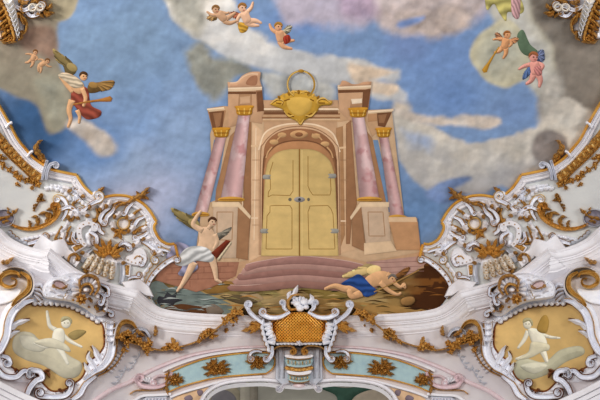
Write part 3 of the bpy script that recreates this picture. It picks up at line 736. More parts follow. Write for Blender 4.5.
# ---- painted figures: generic winged figures and cherubs
PORTAL_TOP = LAYER[0]
SKIN = (222, 178, 146); SKIN_R = (206, 140, 116)
def P_(m, o, col, shade=.65, w=2.0, edge=.12, res=.8, vary=.3): m.patch(np.asarray(o, float), ly(), col, shade, w, edge=edge, res=res, vary=vary)
def figure(name, label, body, head, skin=SKIN, hair=(96, 62, 34), cloths=(), wings=(), props=(), face=1):
    LAYER[0] = 0.04 if head[1] < 100 else PORTAL_TOP
    m = MB()
    wl = []
    for (o, col) in wings:
        q = MB(); oo = cr(o, 1.5, True); a_ = arr(o); hd = np.array(head[:2])
        root_ = a_[np.argmin(np.linalg.norm(a_ - hd, axis=1))]; c = oo.mean(0)
        P_(q, oo, tuple(int(v * .82) for v in col), .4, 3, vary=.5)
        ds = np.linalg.norm(oo - root_, axis=1); far = oo[ds > ds.max() * .55]
        for k, e in enumerate(far[::max(1, len(far) // 9)]):
            e2 = e + (e - root_) * .06; mid = (root_ + e2) / 2 * .6 + c * .4; L_ = np.linalg.norm(e2 - root_)
            P_(q, limb([mid * .6 + root_ * .4, mid, e2], [L_ * .06, L_ * .10, L_ * .035]), tuple(min(255, int(v * (1.32, .8, 1.1)[k % 3])) for v in col), .7, 1.2, .25)
        P_(q, ell(*(root_ * .6 + c * .4), ds.max() * .2, ds.max() * .13, math.atan2(*(c - root_)[::-1])), tuple(min(255, int(v * 1.25)) for v in col), .4, 1.5)
        wl.append(q)
    back = [c for c in cloths if c[2] == 'back']; front = [c for c in cloths if c[2] != 'back']
    cl = []
    def cloth(o, col):
        q = MB(); a_ = cr(o, 1.5, True); cc = a_ - a_.mean(0); ev, vec = np.linalg.eigh(cc.T @ cc); ax, pr = vec[:, 1], vec[:, 0]; wd_ = max(2.0, np.ptp(cc @ pr)); seed = int(abs(a_[0, 0]))
        def fold(p, a_=a_, ax=ax, pr=pr, wd_=wd_, seed=seed, col=col):
            t = (p - a_.mean(0)) @ pr + .35 * ((p - a_.mean(0)) @ ax); n_ = fbm(p, wd_ * .8, seed % 11)
            f_ = .5 + .5 * np.sin(t * 2 * PI / (wd_ * .36) + n_ * 7); d_, nn = poly_edge(p, a_); k_ = (nn @ np.array([-.55, -.83])) * np.exp(-d_ / 3)
            return lin(col) * (.55 + .75 * f_ * (.6 + .6 * n_))[:, None] * (1 + .45 * k_)[:, None] * (1 - .18 * np.exp(-d_ / .6))[:, None]
        q.patch(a_, ly(), (0, 0, 0), res=.8, fn=fold)
        cl.append(q)
    for c in back: cloth(c[0], c[1])
    for b in body:
        if isinstance(b, tuple): P_(m, limb(b[0], b[1]), skin)
        else: P_(m, cr(b, 1.2, True), skin, .5, 3)
    hx, hy, hr = head[:3]
    P_(m, ell(hx, hy, hr * .9, hr), skin, .4, 1.6)
    d = head[3] if len(head) > 3 else 1
    for (ex, ey, w) in ((hx + .35 * hr * d - .35 * hr, hy - .05 * hr, .3), (hx + .35 * hr * d + .35 * hr, hy - .05 * hr, .3)): P_(m, ell(ex, ey, w * hr * .6, .16 * hr, 0, 8), (84, 54, 40), 0, 1, 0, .5, 0)
    P_(m, ell(hx + .3 * hr * d, hy + .52 * hr, .28 * hr, .11 * hr, 0, 8), (168, 84, 76), 0, 1, 0, .5, 0)
    root = m.build(name, M['paint'], T, label)
    h = MB(); P_(h, cr([(hx - hr, hy + .1 * hr), (hx - .95 * hr, hy - .7 * hr), (hx - .2 * hr, hy - 1.25 * hr), (hx + .7 * hr, hy - 1.0 * hr), (hx + 1.0 * hr, hy - .2 * hr), (hx + .5 * hr * (1 - d), hy - .55 * hr), (hx - .4 * hr, hy - .5 * hr)], .8, True), hair, .4, 1.5, res=.7); h.build('hair', M['paint'], root)
    for q in wl: q.build('wing', M['paint'], root)
    for c in front: cloth(c[0], c[1])
    for q, c in zip(cl, back + front): q.build('drapery', M['paint'], root, c[3])
    for nm, o, col in props:
        q = MB(); P_(q, o, col, .4, 1.5); q.build(nm, M['paint'], root)
    return root

figure('painted_angel', 'winged trumpeter in a red robe',
       [[(60, 74), (68, 73), (79, 79), (84, 86), (80, 94), (72, 90), (65, 82)], ([(61, 76), (66, 84), (72, 92)], [2.4, 2, 1.6]), ([(72, 100), (69, 110), (70.5, 119), (68, 127)], [3.4, 2.6, 2, 1.4]), ([(77, 110), (79.5, 116), (79, 123)], [2.2, 1.7, 1.2]), ([(82, 88), (85.5, 98), (83.5, 106)], [2.3, 2, 1.5])],
       (83.5, 76.5, 4.2, 1), skin=(214, 166, 122), hair=(78, 52, 30),
       cloths=[([(58, 75), (67, 73), (80, 80), (83, 86), (74, 88), (66, 82)], (206, 188, 160), 'front', 'cream shirt'), ([(73, 87), (82, 86), (88, 90), (91, 105), (101, 111), (99, 117), (88, 119.5), (81, 115), (76, 108), (71, 100)], (150, 74, 58), 'back', 'red robe')],
       wings=[([(54.5, 50.5), (58, 54), (66, 57), (72, 62), (76.5, 70), (73, 75), (66, 74), (63, 66), (57, 60)], (122, 106, 68)), ([(89, 84), (101, 82), (112.5, 81.5), (110, 88), (101, 91), (94, 93), (88, 92)], (126, 96, 54))],
       props=[('trumpet', limb([(73, 104.5), (90, 101.5), (106, 99.5), (110.5, 98.8)], [.7, .9, 1.2, 2.8]), (168, 112, 54))])
# the bare-armed forearm over the robe
def cherub(name, label, cx, cy, s, rot=0.0, pose=0, hair=(150, 104, 54), skin=SKIN, cloths=(), wings=(), props=(), d=1):
    c, q = math.cos(rot), math.sin(rot)
    def X(p): p = arr(p) * s; return np.column_stack([cx + p[:, 0] * c - p[:, 1] * q, cy + p[:, 0] * q + p[:, 1] * c])
    A_ = [[[(-.3, -.5), (-.75, -.2), (-.95, .25)], [(.3, -.5), (.8, -.75), (1.15, -1.2)]], [[(-.3, -.5), (-.7, -.9), (-.85, -1.45)], [(.25, -.4), (.6, 0), (.9, .1)]], [[(-.3, -.45), (-.9, -.35), (-1.4, -.15)], [(.3, -.45), (.7, -.2), (.5, .2)]]][pose]
    L_ = [[[(-.15, .35), (.3, .8), (.9, 1.1)], [(.15, .35), (.75, .55), (1.2, .95)]], [[(-.1, .4), (.2, 1.0), (1.0, 1.35)], [(.2, .4), (.7, .5), (1.35, .55)]], [[(-.15, .4), (-.45, .95), (-.9, 1.2)], [(.2, .4), (.35, 1.0), (.2, 1.6)]]][pose]
    body = [(X(a), [.2 * s, .17 * s, .1 * s]) for a in A_] + [(X(a), [.3 * s, .22 * s, .12 * s]) for a in L_] + [X([(-.38, -.6), (0, -.68), (.38, -.6), (.42, -.1), (.4, .35), (.1, .55), (-.3, .45), (-.4, 0)])]
    hx, hy = X([(0, -1.02)])[0]
    return figure(name, label, body, (hx, hy, .42 * s, d), skin, hair, [(X(a[0]), *a[1:]) for a in cloths], [(X(a), b) for a, b in wings], props)
WING = [(.3, -.5), (.9, -1.0), (1.3, -.9), (1.1, -.4), (.6, -.15)]
WINGL = [(-x, y) for x, y in WING]
cherub('painted_cherub', 'bright cherub on the cloud edge with one arm raised', 246, 18, 10.5, -.35, 0, cloths=[([(-.9, .2), (-.4, .3), (0, .7), (-.4, 1.2), (-1.0, 1.1)], (206, 156, 60), 'back', 'gold cloth')], wings=[(WINGL, (140, 80, 58))])
cherub('painted_cherub', 'faded brown cherub behind the bright one', 222, 17, 9.5, -.7, 1, skin=(198, 156, 122), hair=(140, 100, 60), wings=[(WINGL, (150, 118, 76))])
cherub('painted_cherub', 'cherub flying down with red cloth', 280, 37, 10, -.15, 1, hair=(168, 120, 52), skin=(214, 160, 120), cloths=[([(.3, .1), (.9, -.1), (1.0, .5), (.4, .8)], (164, 58, 42), 'front', 'red cloth')], wings=[(WING, (150, 142, 120))])
cherub('painted_cherub', 'tawny cherub head down on the tan cloud', 33, 58, 6, .4, 2, skin=(196, 150, 112), hair=(120, 80, 44))
cherub('painted_cherub', 'tawny cherub lying on the tan cloud', 42, 64, 6, 1.1, 0, skin=(196, 152, 114), hair=(120, 80, 44))
figure('painted_angel', 'figure in yellow drapery cut by the picture top', [([(508, -8), (512, 4), (516, 14)], [4, 3, 2])], (505, -16, 4.5, 1), cloths=[([(486, -6), (500, -12), (516, -8), (524, 8), (520, 14), (508, 12), (506, 21), (500, 14), (494, 4), (487, 10)], (196, 184, 110), 'front', 'yellow green drapery'), ([(512, -6), (520, -4), (519, 18), (512, 14)], (192, 150, 150), 'front', 'rose drapery')])
cherub('painted_cherub', 'orange toned cherub blowing a long horn', 505, 44, 9, .25, 2, skin=(208, 150, 104), hair=(150, 92, 44), wings=[(WING, (172, 120, 84)), (WINGL, (150, 104, 74))], props=[('trumpet', limb([(499, 47), (492, 58), (486, 68), (484.5, 71)], [.6, .8, 1.3, 2.8]), (190, 140, 52))], d=-1)
LAYER[0] = 0.036; q = MB(); P_(q, cr([(517, 36), (523, 30), (530, 44), (538, 52), (528, 56), (520, 50)], 1.5, True), (92, 112, 88), .5, 3); q.build('painted_drapery', M['paint'], T, 'dark green drapery between the two right cherubs')
cherub('painted_cherub', 'pink cherub with dark blue wings', 535, 69, 11.5, -.12, 2, skin=(216, 150, 136), hair=(160, 98, 62), cloths=[([(-.1, -.1), (.5, -.2), (.55, .5), (.1, .6)], (196, 128, 122), 'front', 'rose cloth')], wings=[([(-.3, -.4), (-.9, .1), (-1.1, .7), (-.5, .4)], (74, 94, 130)), ([(.1, -.9), (.5, -1.5), (.9, -1.5), (.9, -.7), (.4, -.5)], (92, 100, 128))])
# winged figure stepping over the water
figure('painted_winged_figure', 'bare chested winged figure striding over water',
       [([(194, 262), (187, 276), (180, 288)], [4, 3, 1.7]), ([(180, 287), (177, 291.5)], [1.6, 1.2]), ([(211, 256), (214.5, 268), (216.5, 280)], [4, 3, 1.8]), ([(216, 279.5), (221.5, 282.5)], [1.7, 1.1]), [(199, 229), (208, 227), (214, 232), (217.5, 244), (214, 254), (204, 255), (197, 250), (199, 240)], ([(203, 231), (193.5, 225), (196, 218), (201, 211)], [3, 2.6, 2.1, 1.5]), ([(214.5, 234), (217, 242), (214, 249)], [2.6, 2.2, 1.6]), ([(208, 229), (211, 225)], [2.2, 2])],
       (212.5, 222, 4.3, 1), skin=(222, 186, 152), hair=(82, 52, 34),
       cloths=[([(172, 246), (178, 242), (190, 247), (193, 258), (198, 268), (186, 276), (178, 274), (182, 266), (172, 262), (166, 258)], (148, 146, 172), 'back', 'mauve cloak'), ([(184, 250), (194, 246), (207, 248), (214, 256), (211, 262), (196, 261), (184, 266), (175, 263)], (214, 214, 212), 'front', 'white loincloth')],
       wings=[([(173, 209.5), (180, 212), (190, 215), (197, 219), (199, 226), (193, 229), (184, 224), (178, 218)], (132, 118, 76)), ([(216, 235), (224, 231), (230.5, 228), (227, 234), (221, 239), (217, 241)], (110, 104, 92))])
q = MB(); P_(q, [(211, 253), (226, 240), (231, 241), (217, 259)], (110, 46, 30)); P_(q, [(217, 259), (231, 241), (232, 243), (219, 261)], (196, 180, 150)); q.build('painted_book', M['paint'], T, 'dark red painted book by the striding figure')
# reclining figure
figure('painted_reclining_figure', 'reclining winged figure in blue drapery on the ground',
       [([(358, 288), (346, 289), (335, 286), (325, 289)], [4.2, 3.4, 2.6, 1.6]), ([(362, 293), (352, 296), (349, 290)], [4, 3.2, 2.6]), [(365, 279), (374, 272.5), (384, 271), (391, 275), (393, 282), (388, 285.5), (378, 286), (370, 288)], ([(380, 282), (388, 290), (397, 294.5), (401, 293)], [2.8, 2.2, 1.8, 1.3]), ([(390, 279), (400, 287), (404, 284), (405, 288)], [2.2, 1.8, 1.7, 1.4]), ([(387, 274), (391, 276)], [2.6, 2.2])],
       (392.5, 279, 4.2, 1), skin=(216, 168, 122), hair=(120, 112, 104),
       cloths=[([(341, 284), (352, 277), (360, 274.5), (370, 284), (377, 292), (366, 297), (360, 291), (351, 286)], (44, 78, 142), 'front', 'blue drapery')],
       wings=[([(345, 276), (354, 271), (366, 264), (374, 265), (381, 269), (372, 276), (360, 275)], (196, 170, 116)), ([(396, 276), (402, 270), (409, 268), (405, 275), (399, 279)], (112, 74, 40))])
q = MB(); vary_line(q, [(374, 292), (398, 281), (419, 270)], 1.2, (168, 128, 74)); q.build('painted_staff', M['paint'], T, 'thin wooden staff beside the reclining figure')
q = MB(); P_(q, cr([(401, 300), (406, 297), (413, 297), (415, 301), (411, 305), (403, 305)], 1, True), (150, 112, 66)); q.build('painted_stone', M['paint'], T, 'small tan stone')
# ------------------------------------------------------------------ stucco and gilding
def offset_path(path, d):
    return path + normals(path) * d
GRP = {}
def side_word(): return 'right' if MIR else 'left'
def WH(s): return ' '.join({'left': 'right', 'right': 'left'}.get(w, w) for w in s.split()) if MIR else s

def flower_run(T, spots, mat=None, seed=0, base0=0.0, leaves=2):
    """gilt flowers and leaves as parts of a garland; spots are (x, y, radius)"""
    r_ = random.Random(seed)
    for (x, y, r) in spots:
        base = base0(x, y) if callable(base0) else base0
        for k in range(leaves):
            a = r_.uniform(0, 2 * PI); l = r * r_.uniform(1.3, 1.9)
            m = MB(); m.leaf([(x + math.cos(a) * r * .4, y + math.sin(a) * r * .4), (x + math.cos(a + .25) * l * .8, y + math.sin(a + .25) * l * .8), (x + math.cos(a + .1) * l * 1.3, y + math.sin(a + .1) * l * 1.3)], r * .5, .1, base + .02, 3, foot=base - .03)
            m.build('leaf', M['oldgold'], T)
        m = MB(); m.flower(x, y, r * 1.2, .26, 5, base, r_.uniform(0, 6)); m.build('flower', mat or M['gold'], T)

def gsc(T, pts, w, v0=None, v1=None, mat='gold', name='scroll', h=.16, base=0.0, prof='round', taper=(0, 0), foot=-.03, label=None):
    m = MB(); m.ribbon(scroll(pts, v0, v1), w, h, base, prof, taper=taper, foot=foot); return m.build(name, M[mat], T, label)

def edged(T, pts, w, v0=None, v1=None, h=.22, base=0.0, mat='frame', edge='gold', name='scroll', side=1, ew=.8, prof='channel', foot=-.03):
    """a white channelled scroll with a gilt lip along one side"""
    p = scroll(pts, v0, v1); t = np.linspace(0, 1, len(p))
    wv = np.interp(t, np.linspace(0, 1, len(w)), w) if np.ndim(w) else np.full(len(p), float(w))
    m = MB(); m.ribbon(p, wv, h, base, prof, foot=foot); o = m.build(name, M[mat], T)
    q = p + normals(p) * (wv * side)[:, None]
    m = MB(); m.ribbon(q, ew, h * .9, base, 'round', foot=foot); m.build('gilt_edge', M[edge], o)
    if mat == 'frame' and edge not in ('frame', 'grey'):
        q = p - normals(p) * (wv * side)[:, None]
        m = MB(); m.ribbon(q, ew * .6, h * .5, base, 'round', foot=foot); m.build('gilt_edge', M['rustgold'], o)  # added thin rust line, gold's dark shadow painted along the other side
    return o

def rocaille(T, path, r, h=.22, base=0.0, mat='frame', name='shell_edge', edge=None, n=None, out=1, foot=-.03):
    """a frilled shell rim: one ribbon whose outer side swells into lobes"""
    p = cr(path, .5); t = np.linspace(0, 1, len(p)); n = n or max(3, int(len(p) * .5 / (r * 1.1)))
    lob = np.abs(np.sin(PI * n * t)); nr = normals(p) * out
    prof = (0, .35, .7, 1.0); V = []; Lf = []; N = len(p)
    for k, q in enumerate(prof):
        V.append(p + nr * (r * (q * (.62 + .38 * lob ** .6)))[:, None]); Lf.append(base + h * ((.55, .9, .75, .3)[k] * (.55 + .45 * lob)))
    V = [V[0]] + V + [V[-1]]; Lf = [np.full(N, foot)] + Lf + [np.full(N, foot)]
    F = [(j * N + i, j * N + i + 1, (j + 1) * N + i + 1, (j + 1) * N + i) for j in range(len(V) - 1) for i in range(N - 1)]
    m = MB(); m.add(np.vstack(V), np.concatenate(Lf), F); o = m.build(name, M[mat], T)
    if edge:
        m = MB(); m.ribbon(V[-1], .45, h * .45, base, 'round', foot=foot); m.build('gilt_edge', M[edge], o)
    return o

def border():
    S = side_word()
    T = thing('border_moulding', 100, 205, f'white stucco moulding with gold fillet along the fresco, {S} half', 'moulding', 'fresco border mouldings')
    runs = [FIL, FIL2, FIL3, FIL4, [(174.5, 244.5), (176, 250), (177.5, 257)]]
    for i, r in enumerate(runs):
        p = cr(r)
        m = MB(); m.ribbon(offset_path(p, -.5), 1.7, .34, 0.02, 'round'); m.build('gilt_fillet', M['fillet'], T)
    for i, r in enumerate(runs[:4]):
        p = cr(r)
        m = MB(); m.ribbon(offset_path(p, 3.0), 2.0, .24, 0, 'band'); m.build('moulding_band', M['white'], T)
        m = MB(); m.ribbon(offset_path(p, 6.6), 1.6, .16, 0, 'round'); m.build('moulding_band', M['white'], T)
        if i == 0 or i == 2:
            m = MB(); m.ribbon(offset_path(p, 8.8), .5, .08, 0, 'round'); m.build('moulding_line', M['grey'], T)

def finial(px, py, pts, w, tails, lab, mat='oldgold', n=5):
    T = thing('leaf_finial', px, py, lab, 'finial', 'gilt leaf finials on the fresco border')
    m = MB(); m.leaf(pts, w, .3, .12, n, rise=.35); m.build('leaf', M[mat], T)
    for (q, w2) in tails:
        m = MB(); m.leaf(q, w2, .22, .1, 3, rise=.2); m.build('leaf', M[mat], T)

def knob(px, py, lab):
    T = thing('scroll_knob', px, py, lab, 'scroll', 'white scroll knobs on the fresco border')
    edged(T, [(px - 9, py + 9), (px - 4, py + 6), (px + 3, py + 3)], [1.6, 2.2, 2.2, 1.4, 1], v1=(4.2, -1), h=.4, base=.1, edge='palegold')
    m = MB(); m.blob(px - 2, py - 3, 4.4, 3.0, .45, -.5); m.build('shell_lobe', M['frame'], T)
    m = MB(); m.blob(px + 1.5, py - 1, 1.2, 1.2, .55); m.build('bead', M['gold'], T)
    m = MB(); m.leaf([(px + 1, py - 6), (px + 5, py - 8), (px + 7.5, py - 10.5)], 1.8, .2, .25, 2, rise=.2); m.build('leaf', M['oldgold'], T)

def cove():
    S = side_word()
    # gold trellis strip under the upper border
    T = thing('trellis_strip', 20, 158, f'pale gold lobed trellis strip beneath the {S} upper border', 'ornament', 'gold trellis strips')
    pts = cr([(-40, 95), (-18, 118), (0, 140), (14, 155), (28, 168), (38, 178)], 6.0)
    m = MB(); m.ribbon(cr([(-40, 95), (-18, 118), (0, 140), (14, 155), (28, 168), (39, 179)]), 5.2, .08, 0, 'flat'); m.build('backing_strip', M['oldgold'], T)
    for i, (x, y) in enumerate(pts):
        a = math.atan2(*(normals(pts)[i][::-1]))
        m = MB(); m.blob(x, y, 4.9, 3.0, .24, a, seg=12); o = m.build('lobe', M['palegold'], T)
        m = MB(); m.ribbon(ell(x, y, 3.2, 1.9, a, 14), .45, .26, 0.02, 'round', closed=True); m.build('ring', M['gold'], o)
    m = MB(); m.ribbon(offset_path(cr([(-40, 95), (-18, 118), (0, 140), (14, 155), (28, 168), (38, 178)]), 5.4), .7, .2); m.build('gilt_fillet', M['oldgold'], T)
    # flower garland beneath it
    T = thing('flower_garland', 15, 172, f'gold flower garland hanging under the {S} trellis strip', 'garland', 'gold cove garlands')
    gsc(T, [(-24, 128), (-10, 150), (2, 164), (16, 175), (28, 182), (40, 184)], 1.0, mat='oldgold', name='stem')
    flower_run(T, [(-20, 134, 3), (-8, 152, 3.2), (0, 157, 3.2), (3, 164, 2.6), (9, 170, 2.4), (16, 173, 2.6), (20, 178, 3.4), (17, 184, 2), (27, 180, 2.6), (33, 181, 3.2), (38, 184, 3.4), (32, 188, 2)], seed=3, leaves=1)
    T = thing('flower_spray', 38, 200, f'small gold flower drop on the plain {S} cove field', 'ornament', 'gold flower drops')
    gsc(T, [(42, 193), (40, 199), (36, 207), (33, 211)], .6, mat='oldgold', name='stem')
    flower_run(T, [(41, 196, 2.4), (38.5, 200.5, 2.2), (43, 200, 1.6), (36, 205, 1.6), (34, 208, 1.5)], M['oldgold'], seed=8, leaves=1)
    # large gilt acanthus scroll
    T = thing('acanthus_scroll', 40, 226, f'large gold leaf scroll sweeping below the {S} plain cove field', 'scroll', 'large gilt acanthus scrolls')
    gsc(T, [(10, 224), (20, 228), (32, 229), (44, 225.5), (54, 219), (59, 211), (58, 205), (54, 204)], [1.4, 2.0, 2.4, 2.5, 2.4, 2.2, 1.6], v1=(2.2, -1), h=.3, base=.05, mat='gold', prof='channel')
    for p, w in (([(46, 224), (48, 217), (46, 213), (41, 213.5), (38, 215)], 2.2), ([(36, 228), (38, 222), (36, 217), (31, 217)], 2.2), ([(30, 228), (30, 223), (28, 220)], 1.7), ([(55, 217), (54, 210), (50, 209), (46, 210)], 2.0), ([(50, 221), (51, 215), (48, 212)], 1.6)):
        m = MB(); m.leaf(p, w, .25, .06, 3, rise=.1); m.build('leaf', M['oldgold'], T)
    # white scroll closing the field
    T = thing('curled_scroll', 64, 206, f'white C scroll with thin gold lip closing the {S} cove field', 'scroll', 'white cove closing scrolls')
    edged(T, [(62, 220), (66, 213), (66.5, 205), (63, 199), (58, 197)], [1.2, 1.8, 2.2, 1.8, 1.2], v1=(2.6, -1), h=.26, edge='palegold', side=1)
    rocaille(T, [(44, 187), (50, 186), (56, 187), (63, 189), (69, 194), (72, 200)], 5, .3, out=1)
    # shell rims and small foliage
    rocaille(T, [(20, 238), (30, 236), (42, 233.5), (54, 231.5), (63, 227), (67, 220)], 4.2, .24, out=1)
    # medallion at the edge
    T = thing('oval_medallion', 5, 217, f'dark violet oval medallion with gilt rim at the {S} edge', 'medallion', 'dark oval medallions')
    m = MB(); m.plate(ell(4, 218, 10, 8, .1, 24), .14, bevel=1); m.build('field', M['violet'], T)
    m = MB(); m.ribbon(ell(4, 218, 10.5, 8.5, .1, 40), .9, .3, closed=True); m.build('rim', M['grey'], T)
    for p in ([(-2, 220), (2, 218), (8, 217), (12, 214)], [(2, 223), (6, 221), (10, 221)], [(10, 216), (15, 212), (18, 208)], [(9, 214), (8, 209), (7, 207)], [(12, 214), (14, 210)]):
        m = MB(); m.leaf(p, 1.6, .2, .12, 2); m.build('leaf', M['oldgold'], T)
    rocaille(T, [(7, 232), (14, 239), (24, 244), (32, 246)], 4, .2, mat='grey', edge='oldgold', out=-1)
    # openwork: small scrolls with gilt tips
    k = 0
    words_ = ['top', 'inner', 'outer', 'lower']
    small = [([(116, 205), (112, 212), (107, 217), (106, 222)], 1.3, 'white', (1.6, 1), 'nearest the big leaf finial'), ([(110, 208), (104, 212), (100, 219), (103, 224)], 1.3, 'white', (1.6, -1), 'left of the gilt ring'),
             ([(133, 203), (128, 208), (125, 214)], 1.2, 'white', (1.4, 1), 'above the gilt ring'), ([(141, 209), (135, 213), (131, 220)], 1.2, 'gold', (1.4, 1), 'right above the gilt ring'),
             ([(144, 217), (138, 220), (134, 226)], 1.2, 'white', (1.5, 1), 'right of the gilt ring'), ([(147, 225), (140, 228), (135, 233)], 1.2, 'gold', (1.5, 1), 'below right of the ring'),
             ([(148, 232), (143, 236), (136, 239)], 1.3, 'white', (1.6, 1), 'beside the outer leaf spray'), ([(96, 208), (98, 214), (96, 221)], 1.4, 'gold', (1.7, 1), 'beneath the white scroll knob'),
             ([(88, 206), (84, 210), (80, 211)], 1.2, 'white', (1.5, 1), 'left of the knob'), ([(80, 199), (74, 203), (72, 207)], 1.2, 'gold', (1.5, -1), 'by the upper moulding'),
             ([(71, 208), (75, 214), (72, 220)], 1.2, 'gold', (1.6, 1), 'left of the toothed scroll'), ([(71, 226), (68, 231), (66, 237)], 1.1, 'gold', (1.6, 1), 'above the round spiral'),
             ([(84, 199), (79, 193), (74, 190)], 1.0, 'white', (1.4, 1), 'along the moulding step'), ([(128, 203), (120, 202), (114, 204)], .9, 'gold', (1.4, -1), 'under the border curve'),
             ([(62, 226), (58, 233), (55, 239)], 1.0, 'gold', (1.6, -1), 'at the cornice block'), ([(142, 241), (149, 245), (155, 250)], 1.3, 'white', (1.8, 1), 'by the fresco corner')]
    for pts, w, kind, v, where in small:
        T = thing('small_scroll', pts[0][0], pts[0][1], f'small {"gold" if kind == "gold" else "white gilt-edged"} S scroll on the {S} cove, {WH(where)}', 'scroll', 'small cove scrolls')
        if kind == 'gold': gsc(T, pts, [w * .9, w * 1.4, w * 1.3, w * .8], v1=v, mat='oldgold', h=.26)
        else: edged(T, pts, [w * 1.0, w * 1.7, w * 1.5, w * .9], v1=v, h=.28, edge='oldgold', ew=.8)
    # ring on its pedestal leaf
    T = thing('ring_ornament', 122, 228, f'gold ring on a leafy foot in the {S} stucco scrollwork', 'ornament', 'gilt ring ornaments')
    m = MB(); m.ribbon(ell(123.5, 223.5, 6.0, 5.8, 0, 36), .95, .3, .05, closed=True); m.build('ring', M['palegold'], T)
    m = MB(); m.plate(ell(123.5, 223.5, 5.0, 4.9, 0, 24), .08, bevel=.6); m.build('disc', M['white'], T)
    for p in ([(120, 229), (117, 234), (113, 238)], [(119, 230), (120, 236), (122, 240)], [(120, 230), (124, 233), (128, 232)], [(118, 231), (113, 231)]):
        m = MB(); m.leaf(p, 2.0, .25, .05, 2); m.build('leaf', M['gold'], T)
    # toothed scroll
    T = thing('toothed_scroll', 84, 232, f'white toothed C scroll with gold dots on the {S} cove', 'scroll', 'white toothed scrolls')
    p = scroll([(86, 246), (81, 240), (79, 232), (81, 226), (88, 223), (95, 225)], None, (3, 1))
    m = MB(); m.ribbon(p, [2.2, 2.8, 2.8, 2.4, 1.8, 1], .3, .03, 'flat'); m.build('scroll', M['white'], T)
    for (x, y) in p[3:40:6]:
        m = MB(); m.blob(x, y, 1.2, 1.2, .42); m.build('bead', M['oldgold'], T)
    rocaille(T, [(92, 246), (90, 240), (92, 234), (97, 231)], 6, .22, out=-1)
    # spiral and gilt bracket
    T = thing('spiral_boss', 68, 239, f'gold rimmed round spiral boss above the {S} cornice block', 'ornament', 'spiral bosses')
    gsc(T, [(63, 236), (65, 242), (70, 244)], [1.4, 1.3, 1.0], v1=(4, -1), mat='oldgold', h=.26)
    m = MB(); m.blob(69, 239.5, 3, 3, .2); m.build('boss', M['white'], T)
    for (x, y, a), w_ in (((78, 247, -.55), 'left of the vase'), ((127, 270, .1), 'right of the vase')):
        T = thing('gilt_tablet', x, y, f'gold tablet in a white frame {w_.replace("left", "outward") if False else w_} in the {S} stucco', 'ornament', 'gilt tablets') if not MIR else thing('gilt_tablet', x, y, f'gold tablet in a white frame {"left" if "right" in w_ else "right"} of the vase in the {S} stucco', 'ornament', 'gilt tablets')
        c, s = math.cos(a), math.sin(a)
        R = lambda q: np.array([(x + u * c - v * s, y + u * s + v * c) for u, v in q])
        w2, h2 = (5, 2.6) if a < 0 else (2.2, 5)
        m = MB(); m.plate(R([(-w2 - 1.4, -h2 - 1.4), (w2 + 1.4, -h2 - 1.4), (w2 + 1.4, h2 + 1.4), (-w2 - 1.4, h2 + 1.4)]), .2, bevel=.5); m.build('frame', M['white'], T)
        m = MB(); m.plate(R([(-w2, -h2), (w2, -h2), (w2, h2), (-w2, h2)]), .26, bevel=.5); m.build('field', M['oldgold'], T)
    # vase with palm leaves
    T = thing('palm_vase', 101, 270, f'scaly white stucco vase with gold palm leaves, {S} of the portal', 'vase', 'palm vases')
    m = MB(); m.plate(cr([(86, 264), (93, 256), (104, 252), (114, 256), (117, 266), (113, 277), (104, 282), (94, 279), (87, 273)], 1.5, True), .3, bevel=2, res=3); m.build('body', M['white'], T)
    for i, u in enumerate(np.linspace(-1, 1, 5)):
        x = 100.5 + 11.5 * u; y = 266 + 4.5 * u; a = .38 - .28 * u
        dx, dy = -math.sin(a), math.cos(a)
        m = MB(); m.ribbon(cr([(x - dx * 8.5, y - dy * 8.5), (x, y), (x + dx * 8.5, y + dy * 8.5)]), [2.4, 3.6, 3.9, 3.5, 2.4], [.5, .75 - .15 * u * u, .6], 0, 'round'); o = m.build('scale', M['ivory'], T)
        for q in (-5.5, 0, 5.5):
            m = MB(); m.blob(x + dx * q, y + dy * q, 1.3, 1.1, .9 - .15 * u * u); m.build('bead', M['oldgold'], o)
            m = MB(); m.ribbon(cr([(x + dx * (q + 2.6) - 3, y + dy * (q + 2.6) - 1), (x + dx * (q + 3.4), y + dy * (q + 3.4)), (x + dx * (q + 2.6) + 3, y + dy * (q + 2.6) - 1)]), .5, .78 - .15 * u * u); m.build('gilt_edge', M['palegold'], o)
    for p, w in (([(107, 256), (100, 249), (93, 243)], 2.6), ([(108, 255), (104, 246), (101, 238)], 2.4), ([(109, 255), (109, 246), (111, 239)], 2.6), ([(111, 255), (115, 248), (119, 243)], 2.4), ([(111, 256), (118, 251), (125, 248)], 2.6), ([(106, 257), (99, 254), (93, 250)], 2.2), ([(112, 257), (117, 256), (121, 257)], 2.2)):
        m = MB(); m.leaf(p, w, .3, .45, 3, rise=.3); m.build('leaf', M['gold'], T)
    for p in ([(88, 272), (84, 268)], [(92, 278), (86, 280)], [(90, 268), (85, 262)]):
        m = MB(); m.leaf([p[0], ((p[0][0] + p[1][0]) / 2, (p[0][1] + p[1][1]) / 2 + 1), p[1]], 2.2, .25, .2, 2); m.build('leaf', M['oldgold'], T)
    # beaded white bracket and outer corner frame
    T = thing('beaded_bracket', 135, 258, f'white shell bracket with gold dots, between {S} vase and fresco', 'bracket', 'beaded brackets')
    m = MB(); m.plate(cr([(124, 262), (127, 256), (132, 254), (136, 249), (143, 248), (147, 254), (146, 262), (140, 266), (132, 265)], 1.2, True), .3, bevel=1.2); m.build('plate', M['white'], T)
    for (x, y) in ((128, 260), (131.5, 262), (135.5, 263), (139.5, 262.5), (142, 259)):
        m = MB(); m.blob(x, y, 1, 1, .42); m.build('bead', M['oldgold'], T)
    m = MB(); m.ribbon(cr([(134, 259), (137, 256), (140, 257)]), 1.0, .4); m.build('gilt_edge', M['gold'], T)
    edged(T, [(128, 279), (133, 277), (139, 277)], [1, 1.3, 1.2, .8], v1=(2.2, -1), h=.3, edge='oldgold')
